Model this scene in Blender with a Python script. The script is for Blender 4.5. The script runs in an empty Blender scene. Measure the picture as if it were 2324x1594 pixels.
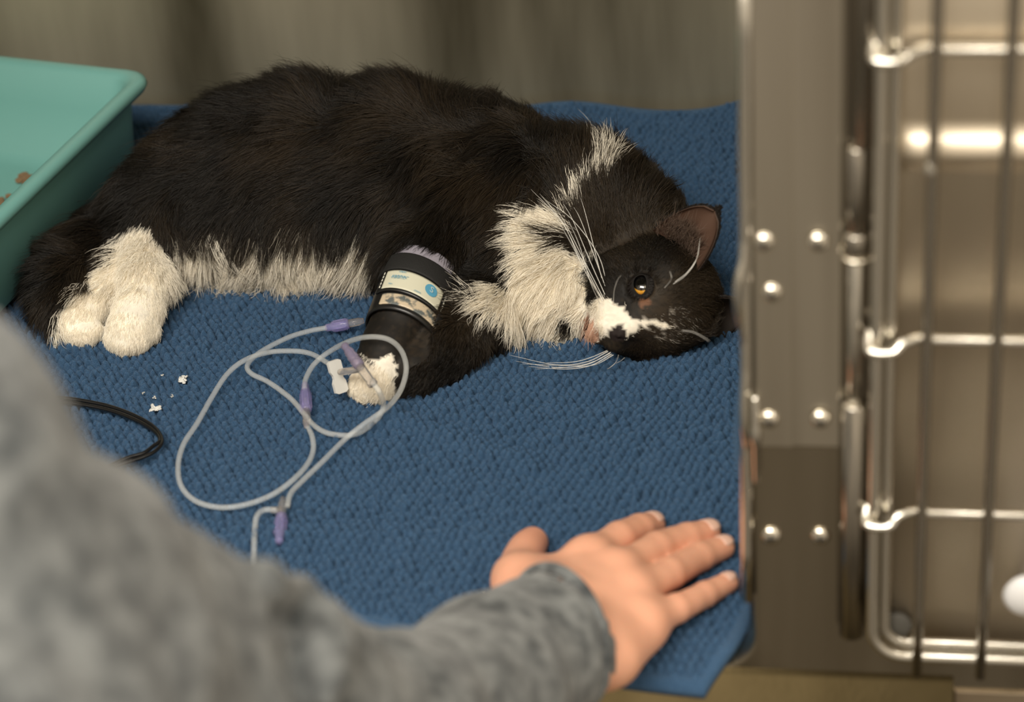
import bpy, bmesh, math
import numpy as np
from mathutils import Vector, Matrix
from mathutils.kdtree import KDTree

SC = bpy.context.scene
COL = SC.collection
rng = np.random.default_rng(7)

# ------------------------------------------------------------------ camera
F_PX = 5400.0
W_PX, H_PX = 2324, 1594


def nrm(v):
    v = np.asarray(v, float)
    return v / np.linalg.norm(v)


_dn = nrm((678, 8300, F_PX))
_rx = nrm((36000, 1000, -F_PX))
_rx = nrm(_rx - _dn * np.dot(_rx, _dn))
_up = -_dn
_in = np.cross(_up, _rx)
RW = np.stack([_rx, _in, _up], 0)            # world = RW @ camera (x right, y down, z forward)
CAM = -1.6 * (RW @ np.array([0, 0, 1.0]))


def P(px, py, z=None, y=None):
    """world point on the ray of a picture position at height z (or depth y)"""
    r = RW @ np.array([px - W_PX / 2, py - H_PX / 2, F_PX])
    s = (y - CAM[1]) / r[1] if y is not None else (z - CAM[2]) / r[2]
    return CAM + s * r


def PC(px, py, zc):
    return P(px, py, z=zc / 100.0)


def project(pts):
    c = (np.asarray(pts) - CAM) @ RW
    return np.stack([W_PX / 2 + F_PX * c[:, 0] / c[:, 2], H_PX / 2 + F_PX * c[:, 1] / c[:, 2]], 1)


cam_d = bpy.data.cameras.new('camera')
cam = bpy.data.objects.new('camera', cam_d)
COL.objects.link(cam)
SC.camera = cam
M = Matrix(((RW[0][0], -RW[0][1], -RW[0][2], CAM[0]),
            (RW[1][0], -RW[1][1], -RW[1][2], CAM[1]),
            (RW[2][0], -RW[2][1], -RW[2][2], CAM[2]), (0, 0, 0, 1)))
cam.matrix_world = M
cam_d.sensor_width = 36.0
cam_d.lens = 36.0 * F_PX / W_PX
cam_d.clip_start = 0.05
cam_d.dof.use_dof = True
cam_d.dof.focus_distance = 1.605
cam_d.dof.aperture_fstop = 4.5

# ------------------------------------------------------------------ world, light, exposure
SC.view_settings.view_transform = 'Standard'
SC.view_settings.look = 'None'
SC.view_settings.gamma = 1.0
SC.view_settings.use_curve_mapping = False
SC.view_settings.exposure = 0.0
SC.cycles.diffuse_bounces = 7
SC.cycles.transmission_bounces = 16
SC.cycles.transparent_max_bounces = 24

world = bpy.data.worlds.new('world')
SC.world = world
world.use_nodes = True
wn = world.node_tree.nodes
wl = world.node_tree.links
bg = wn['Background']
tc = wn.new('ShaderNodeTexCoord')
nz = wn.new('ShaderNodeTexNoise')
nz.inputs['Scale'].default_value = 3.0
nz.inputs['Detail'].default_value = 2.0
rp = wn.new('ShaderNodeValToRGB')
rp.color_ramp.elements[0].position = 0.38
rp.color_ramp.elements[0].color = (0.10, 0.085, 0.065, 1)
rp.color_ramp.elements[1].position = 0.62
rp.color_ramp.elements[1].color = (1.0, 0.86, 0.68, 1)
wl.new(tc.outputs['Generated'], nz.inputs['Vector'])
wl.new(nz.outputs['Fac'], rp.inputs['Fac'])
sx = wn.new('ShaderNodeSeparateXYZ')
wl.new(tc.outputs['Generated'], sx.inputs['Vector'])
rz = wn.new('ShaderNodeValToRGB')
rz.color_ramp.elements[0].position = 0.10
rz.color_ramp.elements[0].color = (0.10, 0.08, 0.055, 1)
rz.color_ramp.elements[1].position = 0.85
rz.color_ramp.elements[1].color = (1.0, 0.90, 0.75, 1)
mr = wn.new('ShaderNodeMapRange')
mr.inputs['From Min'].default_value = -1
mr.inputs['From Max'].default_value = 1
wl.new(sx.outputs['Z'], mr.inputs['Value'])
wl.new(mr.outputs['Result'], rz.inputs['Fac'])
mxw = wn.new('ShaderNodeMixRGB')
mxw.blend_type = 'MULTIPLY'
mxw.inputs['Fac'].default_value = 0.4
wl.new(rz.outputs['Color'], mxw.inputs['Color1'])
wl.new(rp.outputs['Color'], mxw.inputs['Color2'])
wl.new(mxw.outputs['Color'], bg.inputs['Color'])
bg.inputs['Strength'].default_value = 1.15


def area(name, loc, target, size, energy, color, size_y=None):
    d = bpy.data.lights.new(name, 'AREA')
    d.energy = energy
    d.color = color
    d.size = size
    if size_y:
        d.shape = 'RECTANGLE'
        d.size_y = size_y
    o = bpy.data.objects.new(name, d)
    COL.objects.link(o)
    o.location = loc
    o.rotation_euler = (Vector(target) - Vector(loc)).to_track_quat('-Z', 'Y').to_euler()
    return o


area('key_light', (-0.25, -1.30, 1.60), (0, 0.08, 0), 1.2, 37, (1.0, 0.93, 0.82), 0.5)  # soft main lamp, out of view above the cage front
area('fill_light', (1.4, -1.0, 1.9), (0.2, -0.1, 0), 1.0, 9, (1.0, 0.92, 0.80), 0.3)  # unseen fill lamp, added at the upper right


# ------------------------------------------------------------------ helpers
def tag(o, label=None, cat=None, group=None, kind=None):
    if label:
        o['label'] = label
    if cat:
        o['category'] = cat
    if group:
        o['group'] = group
    if kind:
        o['kind'] = kind
    return o


def link(name, me, mat=None, parent=None, smooth=True):
    o = bpy.data.objects.new(name, me)
    COL.objects.link(o)
    if mat is not None:
        for m in (mat if isinstance(mat, (list, tuple)) else [mat]):
            me.materials.append(m)
    if smooth and hasattr(me, 'polygons'):
        me.polygons.foreach_set('use_smooth', [True] * len(me.polygons))
    if parent is not None:
        o.parent = parent
        o.matrix_parent_inverse = parent.matrix_world.inverted() if parent.type == 'EMPTY' and False else Matrix.Identity(4)
    return o


def empty(name, loc=(0, 0, 0)):
    o = bpy.data.objects.new(name, None)
    COL.objects.link(o)
    o.location = loc
    o.empty_display_size = 0.02
    return o


def rel(o, parent):
    """o was built in world coordinates; parent sits (unrotated) at parent.location"""
    o.location = -Vector(parent.location) if o.parent == parent else (0, 0, 0)
    return o


def np_mesh(name, V, Fq):
    me = bpy.data.meshes.new(name)
    V = np.asarray(V, np.float32)
    Fq = np.asarray(Fq, np.int32)
    n = Fq.shape[1]
    me.vertices.add(len(V))
    me.vertices.foreach_set('co', V.ravel())
    me.loops.add(len(Fq) * n)
    me.loops.foreach_set('vertex_index', Fq.ravel())
    me.polygons.add(len(Fq))
    me.polygons.foreach_set('loop_start', np.arange(0, len(Fq) * n, n, dtype=np.int32))
    me.polygons.foreach_set('loop_total', np.full(len(Fq), n, dtype=np.int32))
    me.update(calc_edges=True)
    me.validate()
    return me


def from_bm(name, bm):
    me = bpy.data.meshes.new(name)
    bm.normal_update()
    bm.to_mesh(me)
    bm.free()
    return me


def bm_box(bm, lo, hi, bevel=0.0, rot=None, seg=2):
    r = bmesh.ops.create_cube(bm, size=1.0)
    vs = r['verts']
    lo = Vector(lo)
    hi = Vector(hi)
    c = (lo + hi) / 2
    s = hi - lo
    for v in vs:
        v.co = Vector((v.co.x * s.x, v.co.y * s.y, v.co.z * s.z))
    if bevel:
        es = list({e for v in vs for e in v.link_edges})
        rr = bmesh.ops.bevel(bm, geom=es, offset=bevel, segments=seg, affect='EDGES', profile=0.5)
        vs = list({v for f in rr['faces'] for v in f.verts} | {v for v in vs if v.is_valid})
    for v in vs:
        if rot is not None:
            v.co = rot @ v.co
        v.co += c
    return vs


def smooth_path(pts, n=8, closed=False):
    """Catmull-Rom through pts"""
    p = np.asarray(pts, float)
    if closed:
        p = np.vstack([p[-1], p, p[0], p[1]])
    else:
        p = np.vstack([2 * p[0] - p[1], p, 2 * p[-1] - p[-2]])
    out = []
    for i in range(1, len(p) - 2):
        for t in np.linspace(0, 1, n, endpoint=False):
            a, b, c, d = p[i - 1], p[i], p[i + 1], p[i + 2]
            out.append(0.5 * ((2 * b) + (-a + c) * t + (2 * a - 5 * b + 4 * c - d) * t * t + (-a + 3 * b - 3 * c + d) * t ** 3))
    if not closed:
        out.append(p[-2])
    return np.array(out)


def tube_mesh(name, pts, rad, sides=12, closed=False, cap=True):
    """pts (n,3), rad scalar or (n,)"""
    p = np.asarray(pts, float)
    n = len(p)
    rad = np.full(n, rad) if np.isscalar(rad) else np.asarray(rad, float)
    t = np.gradient(p, axis=0)
    if closed:
        t = np.roll(p, -1, 0) - np.roll(p, 1, 0)
    t /= np.linalg.norm(t, axis=1)[:, None] + 1e-12
    u = np.cross(t[0], [0, 0, 1.0])
    if np.linalg.norm(u) < 0.1:
        u = np.cross(t[0], [0, 1.0, 0])
    u = nrm(u)
    V = []
    for i in range(n):
        u = u - t[i] * np.dot(u, t[i])
        u = nrm(u)
        w = np.cross(t[i], u)
        for k in range(sides):
            a = 2 * math.pi * k / sides
            V.append(p[i] + rad[i] * (math.cos(a) * u + math.sin(a) * w))
    Fq = []
    m = n if closed else n - 1
    for i in range(m):
        j = (i + 1) % n
        for k in range(sides):
            l = (k + 1) % sides
            Fq.append((i * sides + k, i * sides + l, j * sides + l, j * sides + k))
    if closed or not cap:
        return np_mesh(name, V, Fq)
    bm = bmesh.new()
    bv = [bm.verts.new(v) for v in V]
    for f in Fq:
        bm.faces.new([bv[i] for i in f])
    bm.faces.new(bv[:sides][::-1])
    bm.faces.new(bv[-sides:])
    return from_bm(name, bm)


def lathe(name, prof, p0, p1, sides=20):
    """profile (t 0..1 along p0->p1, radius)"""
    p0 = np.asarray(p0, float)
    p1 = np.asarray(p1, float)
    pts = [p0 + (p1 - p0) * t for t, r in prof]
    d = nrm(p1 - p0)
    u = np.cross(d, [0, 0, 1.0])
    if np.linalg.norm(u) < 0.1:
        u = np.cross(d, [0, 1.0, 0])
    u = nrm(u)
    w = np.cross(d, u)
    bm = bmesh.new()
    rings = []
    for (t, r), c in zip(prof, pts):
        rings.append([bm.verts.new(c + max(r, 1e-5) * (math.cos(2 * math.pi * k / sides) * u + math.sin(2 * math.pi * k / sides) * w)) for k in range(sides)])
    for a, b in zip(rings[:-1], rings[1:]):
        for k in range(sides):
            l = (k + 1) % sides
            bm.faces.new((a[k], a[l], b[l], b[k]))
    bm.faces.new(rings[0][::-1])
    bm.faces.new(rings[-1])
    bmesh.ops.recalc_face_normals(bm, faces=bm.faces)
    return from_bm(name, bm)


# ------------------------------------------------------------------ signed distance modelling
def sd_cone(p, a, b, ra, rb):
    a = np.asarray(a)
    b = np.asarray(b)
    ab = b - a
    h = np.clip(((p - a) @ ab) / max(ab @ ab, 1e-12), 0, 1)
    return np.linalg.norm(p - a - h[..., None] * ab, axis=-1) - (ra + (rb - ra) * h)


def sd_ell(p, c, axes, r):
    q = (p - np.asarray(c)) @ np.asarray(axes).T
    r = np.asarray(r, float)
    k0 = np.linalg.norm(q / r, axis=-1)
    k1 = np.linalg.norm(q / (r * r), axis=-1)
    return k0 * (k0 - 1.0) / np.maximum(k1, 1e-9)


def smin(a, b, k):
    h = np.maximum(k - np.abs(a - b), 0) / k
    return np.minimum(a, b) - h * h * k * 0.25


def chain_sd(p, pts, k):
    """pts: list of (point, radius)"""
    d = None
    for (a, ra), (b, rb) in zip(pts[:-1], pts[1:]):
        e = sd_cone(p, a, b, ra, rb)
        d = e if d is None else smin(d, e, k)
    return d


def fine_chain(p, pts, n=4):
    """smoothly bent tapering limb through pts"""
    a = np.array([np.append(c, r) for c, r in pts])
    q = smooth_path(a, n)
    d = None
    for u, v in zip(q[:-1], q[1:]):
        e = sd_cone(p, u[:3], v[:3], u[3], v[3])
        d = e if d is None else np.minimum(d, e)
    return d


def surface_nets(fn, lo, hi, h):
    lo = np.asarray(lo, float)
    hi = np.asarray(hi, float)
    n = np.ceil((hi - lo) / h).astype(int) + 1
    gx, gy, gz = [lo[i] + h * np.arange(n[i]) for i in range(3)]
    D = np.empty(n, np.float64)
    step = max(1, int(400000 // (n[1] * n[2])))
    for i in range(0, n[0], step):
        X, Y, Z = np.meshgrid(gx[i:i + step], gy, gz, indexing='ij')
        D[i:i + step] = fn(np.stack([X, Y, Z], -1))
    S = D < 0
    c = np.zeros((n[0] - 1, n[1] - 1, n[2] - 1), int)
    for dx in (0, 1):
        for dy in (0, 1):
            for dz in (0, 1):
                c += S[dx:n[0] - 1 + dx, dy:n[1] - 1 + dy, dz:n[2] - 1 + dz]
    act = (c > 0) & (c < 8)
    idx = -np.ones(act.shape, int)
    I = np.argwhere(act)
    idx[act] = np.arange(len(I))
    acc = np.zeros((len(I), 3))
    cnt = np.zeros(len(I))
    corners = [(a, b, cc) for a in (0, 1) for b in (0, 1) for cc in (0, 1)]
    for ca in corners:
        for ax in range(3):
            if ca[ax] == 0:
                cb = list(ca)
                cb[ax] = 1
                da = D[I[:, 0] + ca[0], I[:, 1] + ca[1], I[:, 2] + ca[2]]
                db = D[I[:, 0] + cb[0], I[:, 1] + cb[1], I[:, 2] + cb[2]]
                m = (da < 0) != (db < 0)
                t = np.where(m, da / np.where(m, da - db, 1), 0)
                pt = np.array(ca, float)[None, :] + np.zeros((len(I), 3))
                pt[:, ax] += t
                acc[m] += pt[m]
                cnt[m] += 1
    V = lo + h * (I + acc / cnt[:, None])
    quads = []
    for ax in range(3):
        b, cc = (ax + 1) % 3, (ax + 2) % 3
        sl0 = [slice(None)] * 3
        sl1 = [slice(None)] * 3
        sl0[ax] = slice(0, n[ax] - 1)
        sl1[ax] = slice(1, n[ax])
        for k in (b, cc):
            sl0[k] = slice(1, n[k] - 1)
            sl1[k] = slice(1, n[k] - 1)
        s0 = S[tuple(sl0)]
        s1 = S[tuple(sl1)]
        E = np.argwhere(s0 != s1)
        ins = s0[tuple(E.T)]
        base = E.copy()
        base[:, b] += 1
        base[:, cc] += 1

        def at(db_, dc_):
            q = base.copy()
            q[:, b] -= db_
            q[:, cc] -= dc_
            return idx[q[:, 0], q[:, 1], q[:, 2]]
        Q = np.stack([at(1, 1), at(0, 1), at(0, 0), at(1, 0)], 1)
        Q[~ins] = Q[~ins][:, ::-1]
        quads.append(Q)
    Q = np.vstack(quads)
    Q = Q[(Q >= 0).all(1)]
    return V, Q


def vnormals(V, Q):
    n = np.cross(V[Q[:, 2]] - V[Q[:, 0]], V[Q[:, 3]] - V[Q[:, 1]])
    N = np.zeros_like(V)
    for k in range(4):
        np.add.at(N, Q[:, k], n)
    return N / (np.linalg.norm(N, axis=1)[:, None] + 1e-12)


def hit(fn, px, py, t0=0.5, t1=2.2):
    r = nrm(RW @ np.array([px - W_PX / 2, py - H_PX / 2, F_PX]))
    t = t0
    for _ in range(200):
        p = CAM + r * t
        d = float(fn(p[None, :])[0])
        if d < 2e-4:
            return p
        t += max(d * 0.8, 2e-4)
        if t > t1:
            return None
    return CAM + r * t


def vnoise(p, seed=0):
    """smooth value noise at points p (n,3), range -1..1"""
    p = np.asarray(p, float)
    i = np.floor(p).astype(np.int64)
    f = p - i
    f = f * f * (3 - 2 * f)

    def hsh(x, y, z):
        h = (x * 374761393 + y * 668265263 + z * 2147483647 + seed * 1274126177) & 0xffffffff
        h = ((h ^ (h >> 13)) * 1274126177) & 0xffffffff
        return ((h ^ (h >> 16)) & 0xffff) / 32767.5 - 1
    r = 0
    for dx in (0, 1):
        for dy in (0, 1):
            for dz in (0, 1):
                w = (f[..., 0] if dx else 1 - f[..., 0]) * (f[..., 1] if dy else 1 - f[..., 1]) * (f[..., 2] if dz else 1 - f[..., 2])
                r = r + w * hsh(i[..., 0] + dx, i[..., 1] + dy, i[..., 2] + dz)
    return r


# ------------------------------------------------------------------ materials
def mat(name, color, rough=0.5, metal=0.0, **kw):
    m = bpy.data.materials.new(name)
    m.use_nodes = True
    b = m.node_tree.nodes['Principled BSDF']
    b.inputs['Base Color'].default_value = (*color, 1)
    b.inputs['Roughness'].default_value = rough
    b.inputs['Metallic'].default_value = metal
    for k, v in kw.items():
        b.inputs[k.replace('_', ' ')].default_value = v
    return m


def noise_color(m, c0, c1, scale, detail=4, stretch=(1, 1, 1), lo=0.35, hi=0.65, coord='Object'):
    nt = m.node_tree
    b = nt.nodes['Principled BSDF']
    t = nt.nodes.new('ShaderNodeTexCoord')
    mp = nt.nodes.new('ShaderNodeMapping')
    mp.inputs['Scale'].default_value = stretch
    n = nt.nodes.new('ShaderNodeTexNoise')
    n.inputs['Scale'].default_value = scale
    n.inputs['Detail'].default_value = detail
    r = nt.nodes.new('ShaderNodeValToRGB')
    r.color_ramp.elements[0].color = (*c0, 1)
    r.color_ramp.elements[1].color = (*c1, 1)
    r.color_ramp.elements[0].position = lo
    r.color_ramp.elements[1].position = hi
    nt.links.new(t.outputs[coord], mp.inputs['Vector'])
    nt.links.new(mp.outputs['Vector'], n.inputs['Vector'])
    nt.links.new(n.outputs['Fac'], r.inputs['Fac'])
    nt.links.new(r.outputs['Color'], b.inputs['Base Color'])
    return n


def bump(m, scale, strength, dist=0.001, detail=3, stretch=(1, 1, 1)):
    nt = m.node_tree
    b = nt.nodes['Principled BSDF']
    t = nt.nodes.new('ShaderNodeTexCoord')
    mp = nt.nodes.new('ShaderNodeMapping')
    mp.inputs['Scale'].default_value = stretch
    n = nt.nodes.new('ShaderNodeTexNoise')
    n.inputs['Scale'].default_value = scale
    n.inputs['Detail'].default_value = detail
    bp = nt.nodes.new('ShaderNodeBump')
    bp.inputs['Strength'].default_value = strength
    bp.inputs['Distance'].default_value = dist
    nt.links.new(t.outputs['Object'], mp.inputs['Vector'])
    nt.links.new(mp.outputs['Vector'], n.inputs['Vector'])
    nt.links.new(n.outputs['Fac'], bp.inputs['Height'])
    nt.links.new(bp.outputs['Normal'], b.inputs['Normal'])
    return m


def steel(name, c0, c1, rough, stretch=(60, 60, 2), sc=1.0, bs=0.15):
    m = mat(name, c0, rough, 1.0)
    noise_color(m, c0, c1, sc, 5, stretch)
    bump(m, 8, bs, 0.0006, 4, (stretch[0] * 4, stretch[1] * 4, stretch[2]))
    return m


M_back = steel('brushed_steel_back', (0.13, 0.115, 0.075), (0.74, 0.68, 0.52), 0.38, (6, 6, 1.0), 1.0)  # light and dark streaks in the colour stand in for blurred reflections
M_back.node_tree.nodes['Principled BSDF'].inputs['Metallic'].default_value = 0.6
M_post = steel('steel_post', (0.27, 0.235, 0.175), (0.36, 0.32, 0.25), 0.27, (25, 25, 1.5))
M_plate = steel('steel_plate', (0.44, 0.40, 0.33), (0.60, 0.56, 0.48), 0.30, (40, 40, 1.5))
M_panel = steel('steel_panel', (0.66, 0.58, 0.46), (0.80, 0.71, 0.57), 0.42, (12, 12, 1.0))
M_ledge = steel('steel_ledge', (0.22, 0.175, 0.09), (0.42, 0.34, 0.19), 0.38, (10, 10, 6))
M_wire = mat('polished_wire', (0.74, 0.71, 0.64), 0.16, 1.0)
M_screw = mat('screw_steel', (0.85, 0.80, 0.70), 0.16, 1.0)
M_dark = mat('recess_dark', (0.012, 0.012, 0.013), 0.35)

# ------------------------------------------------------------------ cage shell (the setting)
YF = -0.30          # plane of the cage front
YB = 0.350          # back wall
XL, XR = -0.56, 0.185
ZF = -0.008         # steel floor, towel lies on it
ZC = 0.84


def structure(name, lo, hi, m, bevel=0.0):
    bm = bmesh.new()
    bm_box(bm, lo, hi, bevel)
    o = link(name, from_bm(name, bm), m, smooth=False)
    return tag(o, kind='structure')


structure('floor', (XL, YF, ZF - 0.012), (XR, YB, ZF), M_ledge)
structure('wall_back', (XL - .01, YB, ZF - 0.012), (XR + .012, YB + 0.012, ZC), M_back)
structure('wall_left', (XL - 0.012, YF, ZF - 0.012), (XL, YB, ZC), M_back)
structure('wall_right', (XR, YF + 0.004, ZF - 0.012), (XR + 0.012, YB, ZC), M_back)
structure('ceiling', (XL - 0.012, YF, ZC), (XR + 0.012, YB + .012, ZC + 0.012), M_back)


def front_sheet():
    """front frame sheet: a plate with the rounded opening of the cage cut out, rolled inner edge"""
    xl, xr, zt, zb = XL + 0.03, 0.178, 0.82, ZF - 0.001
    ox0, ox1, oz0, oz1 = XL - 0.06, 0.60, -0.50, 1.30
    r = 0.022
    inner = []
    for cx, cz, a0 in ((xr - r, zb + r, -90), (xr - r, zt - r, 0), (xl + r, zt - r, 90), (xl + r, zb + r, 180)):
        for k in range(9):
            a = math.radians(a0 + 90 * k / 8)
            inner.append((cx + r * math.cos(a), cz + r * math.sin(a)))
    outer = []
    cx, cz = (xl + xr) / 2, (zb + zt) / 2
    for (x, z) in inner:
        dx, dz = x - cx, z - cz
        tx = ((ox1 if dx > 0 else ox0) - cx) / dx if abs(dx) > 1e-9 else 1e9
        tz = ((oz1 if dz > 0 else oz0) - cz) / dz if abs(dz) > 1e-9 else 1e9
        t = min(tx, tz)
        outer.append((cx + dx * t, cz + dz * t))
    bm = bmesh.new()
    n = len(inner)
    # rings: outer, near inner (flat), rolled lip to the inside
    prof = [(0.0045, 0.0), (0.0030, -0.0002), (0.0015, 0.0006), (0.0, 0.0030), (0.0, 0.014)]

    def off(i, d):
        p0 = np.array(inner[i - 1])
        p1 = np.array(inner[(i + 1) % n])
        t = nrm(p1 - p0)
        nn = np.array([t[1], -t[0]])
        return np.array(inner[i]) + nn * d
    rings = [[bm.verts.new((o[0], YF, o[1])) for o in outer]]
    for d, y in prof:
        rings.append([bm.verts.new((off(i, d)[0], YF + y, off(i, d)[1])) for i in range(n)])
    for a, b in zip(rings[:-1], rings[1:]):
        for i in range(n):
            j = (i + 1) % n
            bm.faces.new((a[i], a[j], b[j], b[i]))
    bmesh.ops.recalc_face_normals(bm, faces=bm.faces)
    # outer corners
    o = link('trim_1', from_bm('trim_1', bm), M_post, smooth=True)
    md = o.modifiers.new('s', 'SOLIDIFY')
    md.thickness = 0.0014
    md.offset = 1
    tag(o, kind='structure')
    return o


sheet = front_sheet()


def xz(px, py, y=YF):
    p = P(px, py, y=y)
    return p[0], p[2]


# post plate with screws (hinge mounting plate on the post)
x0, _ = xz(1712, 800)
x1, _ = xz(1908, 800)
_, zlow = xz(1800, 1003)
plate = tag(empty('mounting_plate', (x0, YF, zlow)),
            'long brushed steel hinge plate screwed to the upper part of the cage post', 'mounting plate')
bm = bmesh.new()
bm_box(bm, (x0, YF - 0.0045, zlow), (x1, YF - 0.0005, 0.55), 0.0008)
rel(link('plate', from_bm('plate', bm), M_plate, plate, smooth=False), plate)
xm, _ = xz(1800, 800)
bm = bmesh.new()
bm_box(bm, (x0 + .001, YF - 0.0062, zlow + 0.0005), (xm, YF - 0.0045, 0.55), 0.0006)
rel(link('overlay_strip', from_bm('overlay_strip', bm), M_plate, plate, smooth=False), plate)


def screw(px, py, yy, r, parent, label=None):
    p = P(px, py, y=yy)
    bm = bmesh.new()
    prof = [(0.0, 1.0), (0.0012, 1.0), (0.0024, 0.88), (0.0033, 0.62), (0.0037, 0.30), (0.0038, 0.0)]
    rings = []
    S = 20
    for d, q in prof:
        rings.append([bm.verts.new((r * q * math.cos(2 * math.pi * k / S), -d, r * q * math.sin(2 * math.pi * k / S))) for k in range(S)] if q > 0 else None)
    for a, b in zip(rings[:-1], rings[1:]):
        if b is None:
            bm.faces.new(a)
        else:
            for k in range(S):
                bm.faces.new((a[k], a[(k + 1) % S], b[(k + 1) % S], b[k]))
    bmesh.ops.recalc_face_normals(bm, faces=bm.faces)
    o = link('screw', from_bm('screw', bm), M_screw, parent)
    # cross recess, its shade put in as dark bars on the head
    bm = bmesh.new()
    bm_box(bm, (-r * .45, -0.0041, -r * .09), (r * .45, -0.0036, r * .09))
    bm_box(bm, (-r * .09, -0.0041, -r * .45), (r * .09, -0.0036, r * .45))
    c = link('recess', from_bm('recess', bm), M_dark, o, smooth=False)
    if parent is not None:
        o.location = Vector(p) - Vector(parent.location)
    else:
        o.location = Vector(p)
    if label:
        tag(o, label, 'screw')
    return o


for q in ((1735, 548), (1857, 548), (1752, 663), (1746, 950), (1862, 950)):
    screw(q[0], q[1], YF - 0.0055, 0.0052, plate)
screw(1750, 1214, YF - 0.001, 0.0056, None, 'round-headed screw low on the dark cage post, nearest the hand')
screw(1862, 1214, YF - 0.001, 0.0052, None, 'round-headed screw low on the dark cage post, nearest the open wire door')
screw(2115, 1577, YF - 0.003, 0.0054, None, 'round-headed screw on the steel rail under the wire door')

# sloping sill below the opening
xs0, xs1 = XL + 0.0, P(2167, 1560, y=YF)[0] - 0.001
V = [(xs0, YF - .0012, -.0098), (xs1, YF - .0012, -.0098), (xs0, YF - .004, -.0145), (xs1, YF - .004, -.0145), (xs0, YF - .070, -.100), (xs1, YF - .070, -.100)]
sill = link('trim_5', np_mesh('trim_5', V, [(0, 2, 3, 1), (2, 4, 5, 3)]), M_ledge, smooth=False)
md = sill.modifiers.new('s', 'SOLIDIFY')
md.thickness = .0015
tag(sill, kind='structure')
# lower rail joint plate at bottom right
xa, _ = xz(2167, 1560)
bm = bmesh.new()
bm_box(bm, (xa, YF - 0.003, -0.30), (0.56, YF - 0.0005, ZF - 0.012), 0.0006)
M_rail = steel('steel_rail', (0.56, 0.46, 0.34), (0.66, 0.56, 0.43), 0.35, (10, 10, 6))
tag(link('trim_2', from_bm('trim_2', bm), M_rail, smooth=False), kind='structure')

# latch catch on the opening edge
catch = tag(empty('latch_catch', tuple(P(1690, 620, y=YF - 0.006))),
            'bent polished steel catch on the inner edge of the cage post', 'latch catch')
pts = smooth_path([P(1690, 520, y=YF - .004), P(1685, 590, y=YF - .008), P(1674, 640, y=YF - .012), P(1672, 690, y=YF - .012),
                   P(1682, 740, y=YF - .008), P(1693, 800, y=YF - .004)], 6)
rel(link('loop', tube_mesh('loop', pts, 0.0018, 10), M_wire, catch), catch)
pts = smooth_path([P(1694, 795, y=YF - .004), P(1690, 860, y=YF - .006), P(1688, 960, y=YF - .008), P(1700, 1040, y=YF - .004)], 6)
rel(link('loop', tube_mesh('loop', pts, 0.0020, 10), M_wire, catch), catch)
a, b = P(1714, 900, y=YF - .008), P(1717, 1100, y=YF - .008)
rel(link('pin', lathe('pin', [(0, .001), (0.05, .0022), (.3, .0022), (.36, .0032), (.5, .0032), (.56, .002), (.95, .0018), (1, .0008)], a, b, 14), M_wire, catch), catch)
# edge trim rod with long highlight
a, b = P(1690, -60, y=YF - .004), P(1700, 1360, y=YF - .004)
edge = tag(link('trim_3', tube_mesh('trim_3', np.linspace((a[0], a[1], a[2]), (a[0] * .3 + b[0] * .7 - 0.002, b[1], b[2]), 12), 0.0034, 14), M_wire), kind='structure')

# ------------------------------------------------------------------ cage door, folded open on the right
YD = YF - 0.014
door = tag(empty('cage_door', tuple(P(1990, 1490, y=YD))),
           'open wire cage door of polished steel rods with a solid steel panel behind', 'cage door')


def Dp(px, py, dy=0.0):
    return P(px, py, y=YD + dy)


xf = Dp(1988, 1000)[0]
zb_out = Dp(2200, 1497)[2]
zb_in = Dp(2200, 1473)[2]
XD2 = 0.55
ZTOP = 0.56


def u_frame(x, zb, r, rad, dy, xe=XD2):
    pts = [(x, YD + dy, ZTOP)]
    for z in np.linspace(ZTOP - 0.03, zb + r, 12):
        pts.append((x, YD + dy, z))
    for k in range(1, 9):
        a = math.pi + math.pi / 2 * k / 8
        pts.append((x + r + r * math.cos(a), YD + dy, zb + r + r * math.sin(a)))
    for xx in np.linspace(x + r + 0.02, xe, 10):
        pts.append((xx, YD + dy, zb))
    return tube_mesh('frame_rod', pts, rad, 16)


xo = Dp(1983, 1200)[0]
xi = Dp(2012, 1200)[0]
rel(link('frame_rod', u_frame(xo, zb_out, 0.018, 0.0036, 0.001), M_wire, door), door)
rel(link('frame_rod', u_frame(xi, zb_in, 0.012, 0.0030, 0.004), M_wire, door), door)
vx = [Dp(2104, 775)[0], Dp(2262, 775)[0]]
sp = vx[1] - vx[0]
vx += [vx[1] + sp, vx[1] + 2 * sp]
zlo = Dp(2085, 1515)[2]
M_bar = mat('bar_steel', (0.40, 0.37, 0.32), 0.22, 1.0)
for x in vx:
    pts = [(x, YD - 0.0062, z) for z in np.linspace(zlo, ZTOP, 14)]
    rel(link('vertical_bar', tube_mesh('vertical_bar', pts, 0.0028, 14), M_bar, door), door)
for py in (113, 772, 1166):
    z = Dp(2200, py)[2]
    zl = Dp(1985, py + 10)[2]
    pts = [(xo - 0.0035, YD + 0.004, zl + 0.006), (xo - 0.0045, YD - 0.002, zl + 0.001), (xo - 0.002, YD - 0.006, zl - 0.001), (xo + 0.008, YD - 0.006, zl - 0.0008),
           (vx[0] - 0.012, YD - 0.003, z - 0.001), (vx[0] - 0.004, YD - 0.0004, z + 0.0008), (vx[0] + 0.004, YD - 0.0004, z)]
    pts = list(smooth_path(pts, 5)) + [np.array((xx, YD - 0.0004, z)) for xx in np.linspace(vx[0] + .02, XD2, 12)]
    rel(link('crossbar', tube_mesh('crossbar', pts, 0.0026, 14), M_wire, door), door)
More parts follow.
